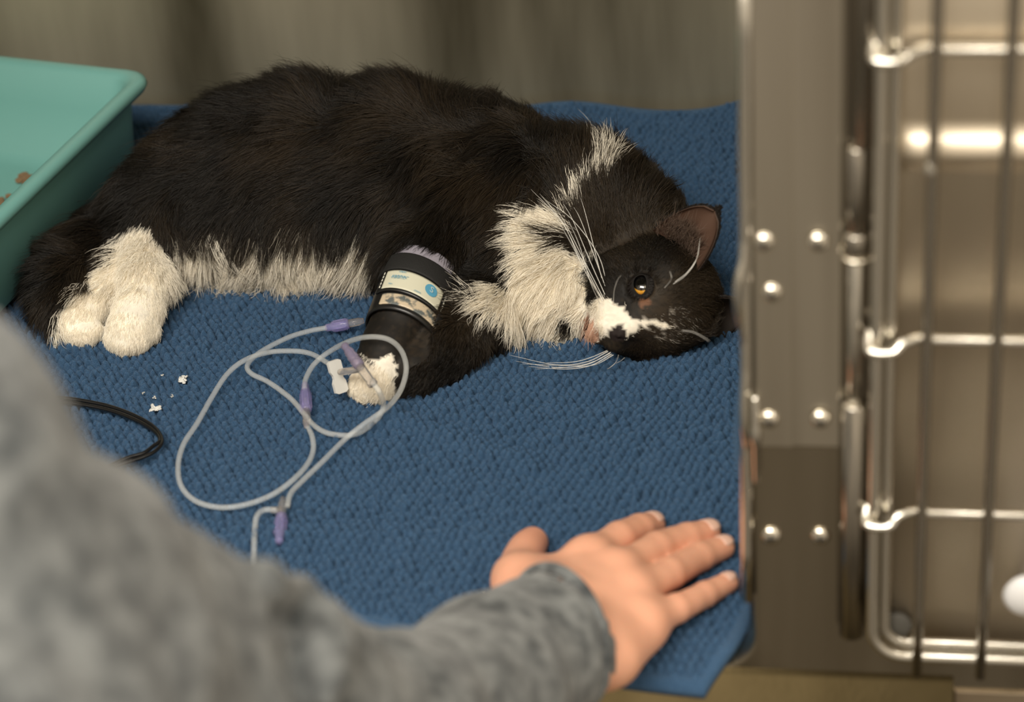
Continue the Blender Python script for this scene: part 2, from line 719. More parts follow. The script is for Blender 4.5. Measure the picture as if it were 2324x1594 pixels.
# weld blobs
for (px, py) in ((2112, 385),):
    p = Dp(px, py, -0.006)
    bm = bmesh.new()
    bmesh.ops.create_uvsphere(bm, u_segments=14, v_segments=10, radius=0.0036, matrix=Matrix.Translation(p) @ Matrix.Diagonal((1, 1, 1.6, 1)))
    rel(link('weld', from_bm('weld', bm), M_wire, door), door)

# solid panel behind the rods, with a horizontal pressed fold
YP = YD + 0.010


def panel():
    xl_ = P(2012, 800, y=YP)[0]
    zbm = P(2100, 1478, y=YP)[2]
    z1 = P(2200, 290, y=YP)[2]
    z2 = P(2200, 340, y=YP)[2]
    z3 = P(2200, 392, y=YP)[2]
    prof = [(ZTOP, 0.0), (z1 + 0.004, 0.0), (z1, 0.0006), (z1 - 0.004, -0.0036), (z2 + .002, -0.0068), (z2 - 0.001, -0.0072), (z2 - 0.003, -0.0064), (z3 + 0.001, -0.0004), (z3, 0.0), (zbm, 0.0)]
    xs = [xl_, xl_ + .0015, xl_ + 0.006, xl_ + 0.012] + list(np.linspace(xl_ + 0.03, XD2, 10))
    V, Fq = [], []
    for i, (z, d) in enumerate(prof):
        for j, x in enumerate(xs):
            e = 1.0 if j >= 3 else (0, 0.1, 0.7, 1)[j]
            V.append((x, YP + d * e + (0.004 if j == 0 else 0), z))
    nx = len(xs)
    for i in range(len(prof) - 1):
        for j in range(nx - 1):
            Fq.append((i * nx + j, (i + 1) * nx + j, (i + 1) * nx + j + 1, i * nx + j + 1))
    o = link('shield_panel', np_mesh('shield_panel', V, Fq), M_panel, door)
    md = o.modifiers.new('s', 'SOLIDIFY')
    md.thickness = 0.0012
    md.offset = -1
    rel(o, door)
    return o


panel()
# knob, and a dark disc put in for a round dark mark
p = P(2334, 1350, y=YP - 0.010)
M_knob = mat('pale_plastic', (0.75, 0.75, 0.76), 0.3)
rel(link('knob', lathe('knob', [(0, .006), (.3, .006), (.4, .011), (.7, .0135), (.9, .011), (1, .004)], (p[0], YP, p[2]), (p[0], YP - 0.016, p[2]), 24), M_knob, door), door)
p = P(2034, 1425, y=YP - 0.003)
M_disc = mat('disc_grey', (0.07, 0.065, 0.055), 0.8)
rel(link('dark_disc', lathe('dark_disc', [(0, .0085), (.6, .0085), (.9, .007), (1, .0)], (p[0], YP, p[2]), (p[0], YP - 0.0035, p[2]), 24), M_disc, door), door)

# hinge tube between post and door
hx0 = P(1938, 1000, y=YF - .006)[0]
hinge = tag(empty('hinge', (hx0, YF - .006, 0)),
            'upright steel hinge tube with dark knuckles between cage post and wire door', 'hinge')
_, hz0 = xz(1938, 1440, YF - .006)
M_hinge = mat('hinge_steel', (0.42, 0.39, 0.34), 0.22, 1.0)


def seg(name, za, zb_, r, m, x=hx0, y=YF - .006):
    L = zb_ - za
    e = min(0.001 / L, .1)
    return rel(link(name, lathe(name, [(0, r * .8), (e, r), (1 - e, r), (1, r * .8)], (x, y, za), (x, y, zb_), 18), m, hinge), hinge)


_, h1 = xz(1938, 912, YF - .006)
_, h2 = xz(1938, 585, YF - .006)
_, h3 = xz(1938, 525, YF - .006)
_, h4 = xz(1938, 330, YF - .006)
seg('lower_sleeve', hz0, h1, 0.0068, M_hinge)
seg('pivot_pin', h1, h2, 0.0044, M_wire)
seg('knuckle', h2, h2 + .002, 0.0072, M_screw)
seg('knuckle', h2 + .002, h3, 0.0062, M_hinge)
seg('upper_sleeve', h3, h4, 0.0052, M_hinge)
seg('upper_rod', h4, ZTOP, 0.0062, M_bar, hx0 + .0035)
# strip behind the hinge, coloured dark for the shade of the gap
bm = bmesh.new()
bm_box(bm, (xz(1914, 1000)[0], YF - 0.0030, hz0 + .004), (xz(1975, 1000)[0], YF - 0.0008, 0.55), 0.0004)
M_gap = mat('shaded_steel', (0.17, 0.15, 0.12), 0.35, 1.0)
tag(link('gap_shade_strip', from_bm('gap_shade_strip', bm), M_gap, smooth=False), kind='structure')


# ------------------------------------------------------------------ towel
def towel_z(x, y):
    p = np.stack([x * 6.0, y * 6.0, np.zeros_like(x)], -1)
    z = 0.004 * vnoise(p, 3) + 0.0015 * vnoise(p * 2.7, 4)
    # soft crease ridges
    for (a, b, w, h) in (((900, 975), (1190, 1080), .009, .006), ((700, 1010), (900, 975), .010, .004), ((1500, 880), (1690, 800), .012, .004),
                         ((560, 1230), (1100, 1250), .012, .004)):
        A = P(*a, z=0)[:2]
        B = P(*b, z=0)[:2]
        ab = B - A
        t = np.clip(((x - A[0]) * ab[0] + (y - A[1]) * ab[1]) / (ab @ ab), 0, 1)
        d = np.hypot(x - A[0] - t * ab[0], y - A[1] - t * ab[1])
        z += h * np.exp(-(d / w) ** 2)
    # back right corner rides up the wall
    s = np.clip((y - 0.26) / 0.08, 0, 1)
    r = 0.12 + 0.62 * np.exp(-((x - 0.170) / 0.045) ** 2) + 0.30 * np.exp(-((x + 0.0) / 0.05) ** 2)
    z += 0.030 * s * s * r
    # droops over the lip of the cage in front
    f = np.clip((YF + 0.004 - y) / 0.05, 0, 1)
    z -= 0.020 * f ** 1.5
    return z


def make_towel():
    nu, nv = 860, 960
    c00 = np.array(P(-330, 1255, z=0)[:2])      # front left
    c10 = np.array(P(1572, 1538, z=0)[:2])      # front right
    c11 = np.array([0.178, YB - 0.009])
    c01 = np.array([-0.505, YB - 0.009])
    u = np.linspace(0, 1, nu)
    v = np.linspace(0, 1, nv)
    U, Vv = np.meshgrid(u, v, indexing='ij')
    XY = ((1 - U) * (1 - Vv))[..., None] * c00 + (U * (1 - Vv))[..., None] * c10 + (U * Vv)[..., None] * c11 + ((1 - U) * Vv)[..., None] * c01
    X = XY[..., 0]
    Y = XY[..., 1]
    # right edge bulges out to the post
    lim = np.clip((Y - (YF - 0.04)) / 0.06, 0, 1)
    X = X + 0.030 * U ** 6 * np.sin(lim * math.pi / 2) * np.exp(-((Y + 0.24) / 0.10) ** 2)
    X = np.minimum(X, 0.1770 - (1 - U) * .05 * (X > .17))
    # front edge: wavy
    Y = Y - 0.006 * (1 - Vv) ** 8 * np.sin(U * 9)
    Z0 = towel_z(X, Y)
    # tuft pattern in cloth coordinates, slightly warped
    wp = np.stack([X * 9, Y * 9, np.zeros_like(X)], -1)
    th = math.radians(6)
    xx = X + 0.004 * vnoise(wp, 11) + .0016 * vnoise(wp * 9, 13)
    yy = Y + 0.004 * vnoise(wp, 12) + .0016 * vnoise(wp * 9, 14)
    a = (xx * math.cos(th) + yy * math.sin(th)) / 0.0056
    b = (-xx * math.sin(th) + yy * math.cos(th)) / 0.0060
    row = np.floor(b)
    a2 = a + 0.5 * (row % 2)
    fa = a2 - np.floor(a2) - 0.5
    fb = b - row - 0.5
    cell = np.stack([np.floor(a2), row, np.zeros_like(row)], -1)
    jr = vnoise(cell * 1.37 + 0.5, 21)
    ja = 0.12 * vnoise(cell * 1.91 + 0.3, 22)
    jb = 0.12 * vnoise(cell * 1.73 + 0.7, 23)
    q = ((fa - ja) / 0.53) ** 2 + ((fb - jb) / 0.47) ** 2
    dome = np.sqrt(np.clip(1 - q, 0, 1))
    fz = vnoise(np.stack([X, Y, X * 0], -1) * 900, 31) * 0.5 + vnoise(np.stack([X, Y, X * 0], -1) * 450, 32) * 0.5
    pile = 0.0064 * dome * (1 + 0.60 * jr) + 0.0012 * fz
    ew = np.minimum(np.minimum(Vv, 1 - Vv) * 0.7, np.minimum(U, 1 - U) * 0.6)      # metres from an edge, roughly
    k = np.clip((ew - 0.006) / 0.003, 0, 1)
    hem = 0.0030 * np.sqrt(np.clip(1 - ((ew - 0.0045) / 0.0045) ** 2, 0, 1))
    Z = Z0 + pile * k + hem * (1 - k)
    V = np.stack([X, Y, Z], -1).reshape(-1, 3)
    I, J = np.meshgrid(np.arange(nu - 1), np.arange(nv - 1), indexing='ij')
    i0 = (I * nv + J).ravel()
    Fq = np.stack([i0, i0 + nv, i0 + nv + 1, i0 + 1], 1)
    # underside and rim give the cloth its thickness
    s = 8
    ui = list(range(0, nu - 1, s)) + [nu - 1]
    vi = list(range(0, nv - 1, s)) + [nv - 1]
    bot = np.array([[(X[i, j], Y[i, j], max(Z0[i, j] - 0.0035, ZF + 0.0006) if Y[i, j] > YF + .002 else Z0[i, j] - 0.0035) for j in vi] for i in ui])
    nb = len(V)
    V = np.vstack([V, bot.reshape(-1, 3)])
    m, n = len(ui), len(vi)
    I, J = np.meshgrid(np.arange(m - 1), np.arange(n - 1), indexing='ij')
    i1 = (nb + I * n + J).ravel()
    Fb = np.stack([i1, i1 + 1, i1 + n + 1, i1 + n], 1)
    rim = []
    for j in range(n - 1):
        rim.append((vi[j], vi[j + 1], nb + j + 1, nb + j))
        rim.append(((nu - 1) * nv + vi[j], nb + (m - 1) * n + j, nb + (m - 1) * n + j + 1, (nu - 1) * nv + vi[j + 1]))
    for i in range(m - 1):
        rim.append((ui[i] * nv, nb + i * n, nb + (i + 1) * n, ui[i + 1] * nv))
        rim.append((ui[i] * nv + nv - 1, ui[i + 1] * nv + nv - 1, nb + (i + 1) * n + n - 1, nb + i * n + n - 1))
    Fq = np.vstack([Fq, Fb, np.array(rim)])
    me = np_mesh('towel', V, Fq)
    m_ = mat('blue_terry', (0.045, 0.125, 0.27), 0.95)
    bb = m_.node_tree.nodes['Principled BSDF']
    bb.inputs['Sheen Weight'].default_value = 0.12
    bb.inputs['Sheen Roughness'].default_value = 0.5
    bb.inputs['Sheen Tint'].default_value = (0.7, 0.85, 1, 1)
    bb.inputs['Specular IOR Level'].default_value = 0.1
    noise_color(m_, (0.034, 0.088, 0.182), (0.070, 0.150, 0.278), 1400, 3)
    bump(m_, 2600, 0.9, 0.0012, 3)
    o = link('towel', me, m_)
    return tag(o, 'deep blue terry towel with a nubbly tufted weave lining the cage floor', 'towel')


towel = make_towel()


def tz(x, y):
    return float(towel_z(np.array([x]), np.array([y]))[0]) + 0.002


# ------------------------------------------------------------------ litter tray
def make_tray():
    zr = 0.092
    A = P(347, 160, z=zr)[:2]                    # back right rim corner
    B = P(-20, 512, z=zr)[:2]                    # further along the right rim
    ey = nrm(A - B)                              # towards the back
    ex = np.array([ey[1], -ey[0]])               # towards the right
    Lx, Ly = 0.30, 0.40

    def ring(inset, z, r, ns=7):
        pts = []
        w0, w1 = inset, Lx - inset
        l0, l1 = inset, Ly - inset
        for cx, cy, a0 in ((w0 + r, l0 + r, 0), (w1 - r, l0 + r, 90), (w1 - r, l1 - r, 180), (w0 + r, l1 - r, 270)):
            for k in range(ns):
                a = math.radians(a0 + 90 * k / (ns - 1))
                # parametrised from the back right corner, going left and forward
                pts.append((cx - r * math.cos(a), cy - r * math.sin(a)))
        return [tuple(A - ex * p[0] - ey * p[1]) + (z,) for p in pts]
    zf = tz(*B) + 0.008
    rings = [ring(0.015, zf, 0.022), ring(0.012, zf + 0.003, 0.024), ring(0.0085, zr - 0.014, 0.020), ring(0.008, zr - 0.012, 0.020),
             ring(0.001, zr - 0.010, 0.018), ring(-0.001, zr - 0.006, 0.018), ring(0.0, zr - 0.002, 0.018), ring(0.003, zr, 0.017), ring(0.008, zr - 0.0005, 0.016),
             ring(0.013, zr - 0.004, 0.015), ring(0.018, zr - 0.03, 0.018), ring(0.034, zf + 0.012, 0.022), ring(0.042, zf + 0.006, 0.022)]
    n = len(rings[0])
    bm = bmesh.new()
    R = [[bm.verts.new(p) for p in r] for r in rings]
    for a, b in zip(R[:-1], R[1:]):
        for i in range(n):
            j = (i + 1) % n
            bm.faces.new((a[i], a[j], b[j], b[i]))
    bm.faces.new(R[0][::-1])
    bm.faces.new(R[-1])
    bmesh.ops.recalc_face_normals(bm, faces=bm.faces)
    m_ = mat('teal_plastic', (0.17, 0.40, 0.375), 0.38)
    bump(m_, 300, 0.08, 0.0004)
    o = link('litter_tray', from_bm('litter_tray', bm), m_)
    tag(o, 'teal plastic litter tray with a rolled rim in the back corner of the cage', 'litter tray')
    return zf + 0.006


tray_floor = make_tray()
M_lit = mat('litter_clay', (0.20, 0.13, 0.07), 0.9)
for (px, py, n, lab) in ((75, 408, 34, 'small scatter of brown litter crumbs on the tray floor, beside its rim further back'),
                         (4, 464, 26, 'small scatter of brown litter crumbs on the tray floor, at the edge nearest the front')):
    bm = bmesh.new()
    c = P(px, py, z=tray_floor + 0.002)
    for k in range(n):
        q = c + np.array([rng.normal(0, .0068), rng.normal(0, .0055), rng.uniform(0, .001)])
        bmesh.ops.create_icosphere(bm, subdivisions=1, radius=rng.uniform(.0010, .0026), matrix=Matrix.Translation(q) @ Matrix.Rotation(rng.uniform(0, 3), 4, 'X') @ Matrix.Diagonal((1.5, 1, .7, 1)))
    tag(link('litter_crumbs', from_bm('litter_crumbs', bm), M_lit, smooth=False), lab, 'litter', kind='stuff')

# ------------------------------------------------------------------ the cat
cm = 0.01


def PT(px, py, z, r):
    return (PC(px, py, z), r * cm)


HF = nrm((-0.20, -0.97, 0.12))
HU = np.array((0.92, -0.10, 0.39))
HU = nrm(HU - HF * np.dot(HU, HF))
HL = np.cross(HU, HF)                       # cat's left, pointing down into the towel
HO = PC(1402, 760, 3.6) - cm * (5.25 * HF + 0.0 * HL - 0.55 * HU)
HAX = np.stack([HF, HL, HU], 0)


def hd(f, l, u):
    return HO + cm * (f * HF + l * HL + u * HU)


torso = [PT(445, 440, 4.6, 3.9), PT(560, 402, 5.4, 5.0), PT(740, 386, 5.6, 5.4), PT(920, 402, 5.4, 5.3), PT(1090, 428, 5.2, 4.9), PT(1230, 470, 4.7, 4.1), PT(1340, 490, 4.8, 3.9), PT(1450, 540, 4.6, 3.4)]
belly = [PT(430, 520, 3.6, 3.4), PT(640, 500, 3.8, 3.9), PT(850, 500, 3.9, 4.0), PT(1050, 530, 4.0, 3.9)]
haunch = [PT(432, 432, 5.0, 3.6), PT(350, 485, 4.0, 2.7), PT(330, 540, 3.2, 1.9)]
tail = [PT(370, 450, 3.2, 2.4), PT(275, 510, 2.8, 1.8), PT(205, 575, 2.5, 1.8), PT(158, 640, 2.4, 1.8), PT(148, 692, 2.2, 1.7)]
footA = [PT(320, 545, 3.2, 1.5), PT(265, 620, 2.6, 1.35), PT(215, 685, 2.0, 1.35), PT(183, 722, 1.7, 1.5)]
footB = [PT(335, 560, 3.6, 1.6), PT(330, 640, 3.0, 1.6), PT(315, 705, 2.3, 1.55), PT(297, 745, 1.9, 1.65)]
legN = [PT(1030, 500, 5.5, 3.2), PT(975, 590, 5.0, 2.3), PT(922, 715, 3.7, 2.15), PT(885, 790, 2.6, 1.8), PT(848, 862, 1.65, 1.45)]
legF = [PT(1150, 600, 3.0, 3.0), PT(1090, 710, 2.3, 2.4), PT(1000, 790, 1.9, 2.0), PT(940, 840, 1.6, 1.7)]
chest = [PT(1130, 560, 3.8, 3.8), PT(1230, 620, 3.0, 3.1), PT(1290, 690, 2.1, 2.2)]
toesA = [((152, 748), 1.4, .72), ((172, 760), 1.3, .75), ((196, 762), 1.3, .75), ((216, 750), 1.3, .68)]
toesB = [((262, 768), 1.5, .78), ((285, 778), 1.4, .82), ((313, 772), 1.4, .82), ((338, 752), 1.5, .78)]
toesN = [((812, 878), 1.2, .68), ((835, 890), 1.1, .72), ((862, 888), 1.1, .72), ((884, 874), 1.2, .68)]


def head_sd(p):
    d = sd_ell(p, hd(0, 0, 0.6), HAX, np.array([4.3, 3.8, 4.0]) * cm)
    for l in (-1, 1):
        d = smin(d, sd_cone(p, hd(1.0, 1.9 * l, -1.2), hd(1.6, 1.6 * l, -1.3), 1.9 * cm, 1.5 * cm), 1.4 * cm)
        d = smin(d, sd_cone(p, hd(2.3, 1.25 * l, 2.2), hd(1.5, 1.9 * l, 2.8), 1.0 * cm, .9 * cm), 1.0 * cm)
    d = smin(d, sd_cone(p, hd(2.6, 0, 1.1), hd(4.7, 0, -0.35), 1.15 * cm, 0.62 * cm), 1.0 * cm)
    for l in (-1, 1):
        d = smin(d, sd_cone(p, hd(3.5, .9 * l, -1.15), hd(4.45, .62 * l, -1.25), 1.05 * cm, 0.80 * cm), 0.5 * cm)
    d = smin(d, sd_cone(p, hd(2.6, 0, -2.1), hd(3.95, 0, -2.35), 1.2 * cm, .72 * cm), 0.6 * cm)
    d = smin(d, sd_ell(p, hd(5.05, 0, -0.55), HAX, np.array([.42, .55, .40]) * cm), 0.3 * cm)
    for l in (-1, 1):
        e = sd_cone(p, hd(5.45, .26 * l, -0.62), hd(5.0, .20 * l, -0.6), .13 * cm, .10 * cm)
        d = np.maximum(d, -e)
        # eye socket (the other eye is shut and lies in the fur)
        if l < 0:
            e = np.linalg.norm(p - hd(3.10, 1.98 * l, 1.35), axis=-1) - 0.92 * cm
            d = -smin(-d, e, 0.25 * cm)
    m = sd_cone(p, hd(5.0, 0, -1.9), hd(3.6, 0, -1.9), .10 * cm, .10 * cm)
    d = np.maximum(d, -m)
    return d


def paw_sd(p, d, toes):
    for (q, z, r) in toes:
        d = smin(d, np.linalg.norm(p - PC(q[0], q[1], z), axis=-1) - r * cm, 0.35 * cm)
    return d


def cat_sd(p):
    d = chain_sd(p, torso, 3 * cm)
    d = smin(d, chain_sd(p, belly, 2 * cm), 3 * cm)
    d = smin(d, chain_sd(p, haunch, 2 * cm), 2 * cm)
    d = smin(d, chain_sd(p, tail, 1 * cm), 1.2 * cm)
    d = smin(d, chain_sd(p, chest, 2 * cm), 2.5 * cm)
    fa = paw_sd(p, chain_sd(p, footA, .6 * cm), toesA)
    fb = paw_sd(p, chain_sd(p, footB, .6 * cm), toesB)
    d = np.minimum(smin(d, fa, .8 * cm), smin(d, fb, .8 * cm))
    d2 = smin(d, chain_sd(p, legF, 1 * cm), 1.5 * cm)
    ln = paw_sd(p, chain_sd(p, legN, .8 * cm), toesN)
    d = np.minimum(d2, smin(d, ln, 1.2 * cm))
    d = smin(d, head_sd(p), 1.2 * cm)
    # pressed flat where it lies on the towel
    d = np.maximum(d, 0.006 - p[..., 2])
    return d


lo = (-0.40, -0.16, -0.004)
hi = (0.235, 0.28, 0.135)
CV, CQ = surface_nets(cat_sd, lo, hi, 0.0025)
CN = vnormals(CV, CQ)


def ear_mesh(sgn):
    """one cupped ear shell: outer skin black, inner skin brown-pink. returns verts, quads"""
    base_c = np.array((-0.5, 2.45 * sgn, 3.0))
    tip = np.array((-1.6, 2.9 * sgn, 5.4))
    if sgn < 0:
        tip = np.array((-0.5, -4.5, 6.7))
    ax = nrm(tip - base_c)
    fw = np.array((1.0, 0.35 * sgn, -0.1))
    fw = nrm(fw - ax * fw.dot(ax))
    sd = np.cross(ax, fw)
    L = np.linalg.norm(tip - base_c)
    nu_, nv_ = 15, 14
    V = []
    for side in (0, 1):
        for j in range(nv_):
            t = j / (nv_ - 1)
            w = 2.15 * max(1 - t ** 2.3, 0) ** 0.55 * (1 - 0.12 * t) + 0.03
            for i in range(nu_):
                s = -1 + 2 * i / (nu_ - 1)
                depth = 1.35 * (1 - t * .65) * (1 - s * s)
                th = 0.10 if side else 0.0
                rr = 1 - th * .3
                q = base_c + ax * (L * t * rr) + sd * (w * s * rr * .96) - fw * (depth - th * 1.2) + fw * .55 * (1 - t)
                V.append(hd(*q))
    Q = []
    n1 = nu_ * nv_
    for side in (0, 1):
        for j in range(nv_ - 1):
            for i in range(nu_ - 1):
                a = side * n1 + j * nu_ + i
                f = (a, a + 1, a + nu_ + 1, a + nu_)
                Q.append(f if side else f[::-1])
    for j in range(nv_ - 1):
        for i in (0, nu_ - 1):
            a = j * nu_ + i
            Q.append((a, a + nu_, n1 + a + nu_, n1 + a) if i == 0 else (a, n1 + a, n1 + a + nu_, a + nu_))
    for i in range(nu_ - 1):
        a = (nv_ - 1) * nu_ + i
        Q.append((a, a + 1, n1 + a + 1, n1 + a))
    return np.array(V), np.array(Q), n1


def in_poly(pts, poly):
    x, y = pts[:, 0], pts[:, 1]
    r = np.zeros(len(pts), bool)
    n = len(poly)
    for i in range(n):
        x0_, y0_ = poly[i]
        x1_, y1_ = poly[(i + 1) % n]
        c = ((y0_ > y) != (y1_ > y)) & (x < (x1_ - x0_) * (y - y0_) / ((y1_ - y0_) if y1_ != y0_ else 1e-9) + x0_)
        r ^= c
    return r


WHITE = [
    [(312, 500), (345, 505), (385, 590), (388, 690), (352, 800), (240, 815), (110, 800), (130, 705), (190, 645), (262, 590), (280, 525)],
    [(380, 560), (420, 535), (480, 520), (535, 560), (620, 545), (720, 540), (790, 540), (825, 510), (860, 540), (838, 655), (600, 690), (380, 690)],
    [(1178, 520), (1200, 478), (1262, 486), (1300, 520), (1302, 560), (1338, 610), (1346, 679), (1377, 677), (1399, 690), (1420, 702), (1423, 719), (1451, 730), (1472, 725), (1497, 729), (1520, 738), (1506, 748), (1472, 737),
     (1451, 744), (1434, 759), (1423, 766), (1410, 748), (1400, 748), (1377, 760), (1362, 770), (1355, 800), (1190, 800), (1150, 715), (1085, 695), (1110, 645), (1160, 640), (1200, 580)],
    [(1285, 490), (1298, 440), (1342, 402), (1356, 355), (1392, 358), (1388, 405), (1370, 425), (1335, 442), (1308, 488)],
    [(765, 800), (795, 742), (812, 745), (806, 800), (850, 822), (888, 800), (896, 832), (912, 880), (900, 930), (770, 930)],
]
SPOTS = [[(1255, 535), (1290, 530), (1300, 552), (1270, 556)], [(1270, 712), (1290, 700), (1305, 735), (1285, 745)]]


def coat(pts):
    """coat colours of the animal, found from the place on the body; jittered so that edges mix"""
    q = project(pts)
    j = np.stack([vnoise(np.c_[pts * 160, ][:, :3], 41), vnoise(pts * 160, 42)], 1) * 7
    j += rng.normal(0, 3.0, (len(pts), 2))
    j *= np.where((q[:, 0] > 1325) & (q[:, 1] > 600), 0.35, 1.0)[:, None]
    j *= np.where((q[:, 0] > 755) & (q[:, 0] < 925) & (q[:, 1] > 720), 0.4, 1.0)[:, None]
    q2 = q + j
    w = np.zeros(len(pts), bool)
    for poly in WHITE:
        w |= in_poly(q2, poly)
    for poly in SPOTS:
        w &= ~in_poly(q2, poly)
    black = np.array([0.0075, 0.006, 0.0045])
    brown = np.array([0.045, 0.031, 0.018])
    k = np.clip(0.30 + 0.8 * vnoise(pts * 40, 5) + rng.normal(0, .25, len(pts)), 0, 1)[:, None]
    colr = black + (brown - black) * k * 0.7
    wh = np.array([0.93, 0.87, 0.75])
    gr = np.clip(rng.normal(1, .06, len(pts)), .8, 1.1)[:, None]
    colr = np.where(w[:, None], wh * gr, colr)
    # belly white mixes with grey hairs
    mb = (q[:, 0] > 380) & (q[:, 0] < 840) & (q[:, 1] > 500) & (q[:, 1] < 690)
    pk = rng.random(len(pts))
    mix = mb & w & (pk < 0.16)
    colr[mix] = (0.26, 0.23, 0.19)
    mix = mb & (~w) & (pk < 0.12)
    colr[mix] = (0.30, 0.27, 0.22)
    mix = (q[:, 1] < 480) & (q[:, 0] > 1270) & w & (pk < 0.35)
    colr[mix] = (0.10, 0.085, 0.07)
    mix = (np.hypot((q[:, 0] - 1520) / 60, (q[:, 1] - 735) / 40) < 1) & (~w) & (pk < 0.10)
    colr[mix] = (0.34, 0.31, 0.27)
    # pink chin and lip
    ch = in_poly(q2, [(1328, 720), (1338, 706), (1350, 714), (1360, 740), (1360, 790), (1342, 787), (1325, 762)])
    colr[ch] = (0.56, 0.34, 0.24)
    tear = in_poly(q2, [(1448, 676), (1472, 672), (1474, 690), (1455, 700)])
    colr[tear] = (0.16, 0.075, 0.04)
    return np.clip(colr, 0, 1), w


E1V, E1Q, n1 = ear_mesh(-1)
E2V, E2Q, _ = ear_mesh(1)
allV = np.vstack([CV, E1V, E2V])
allQ = np.vstack([CQ, E1Q + len(CV), E2Q + len(CV) + len(E1V)])
me = np_mesh('cat', allV, allQ)
cc, _w = coat(allV)
nose = np.linalg.norm(allV - hd(5.2, 0, -0.55), axis=1) < 0.0062
cc[nose] = (0.018, 0.012, 0.011)
for off in (len(CV), len(CV) + len(E1V)):
    cc[off:off + n1] = (0.012, 0.009, 0.007)
    inner = np.arange(off + n1, off + 2 * n1)
    cc[inner] = (0.10, 0.056, 0.038) if off == len(CV) else (0.02, 0.014, 0.011)
ca = me.color_attributes.new('coat', 'FLOAT_COLOR', 'POINT')
ca.data.foreach_set('color', np.c_[cc, np.ones(len(cc))].astype(np.float32).ravel())


def coat_material(name, rough, spec):
    m = mat(name, (0.5, 0.5, 0.5), rough)
    b = m.node_tree.nodes['Principled BSDF']
    a = m.node_tree.nodes.new('ShaderNodeAttribute')
    a.attribute_name = 'coat'
    m.node_tree.links.new(a.outputs['Color'], b.inputs['Base Color'])
    b.inputs['Specular IOR Level'].default_value = spec
    return m


M_skin = coat_material('cat_skin', 0.65, 0.3)
M_fur = coat_material('cat_fur', 0.45, 0.30)
cat = tag(link('cat', me, M_skin), 'long-haired black and white cat lying on its side on the blue towel', 'cat')

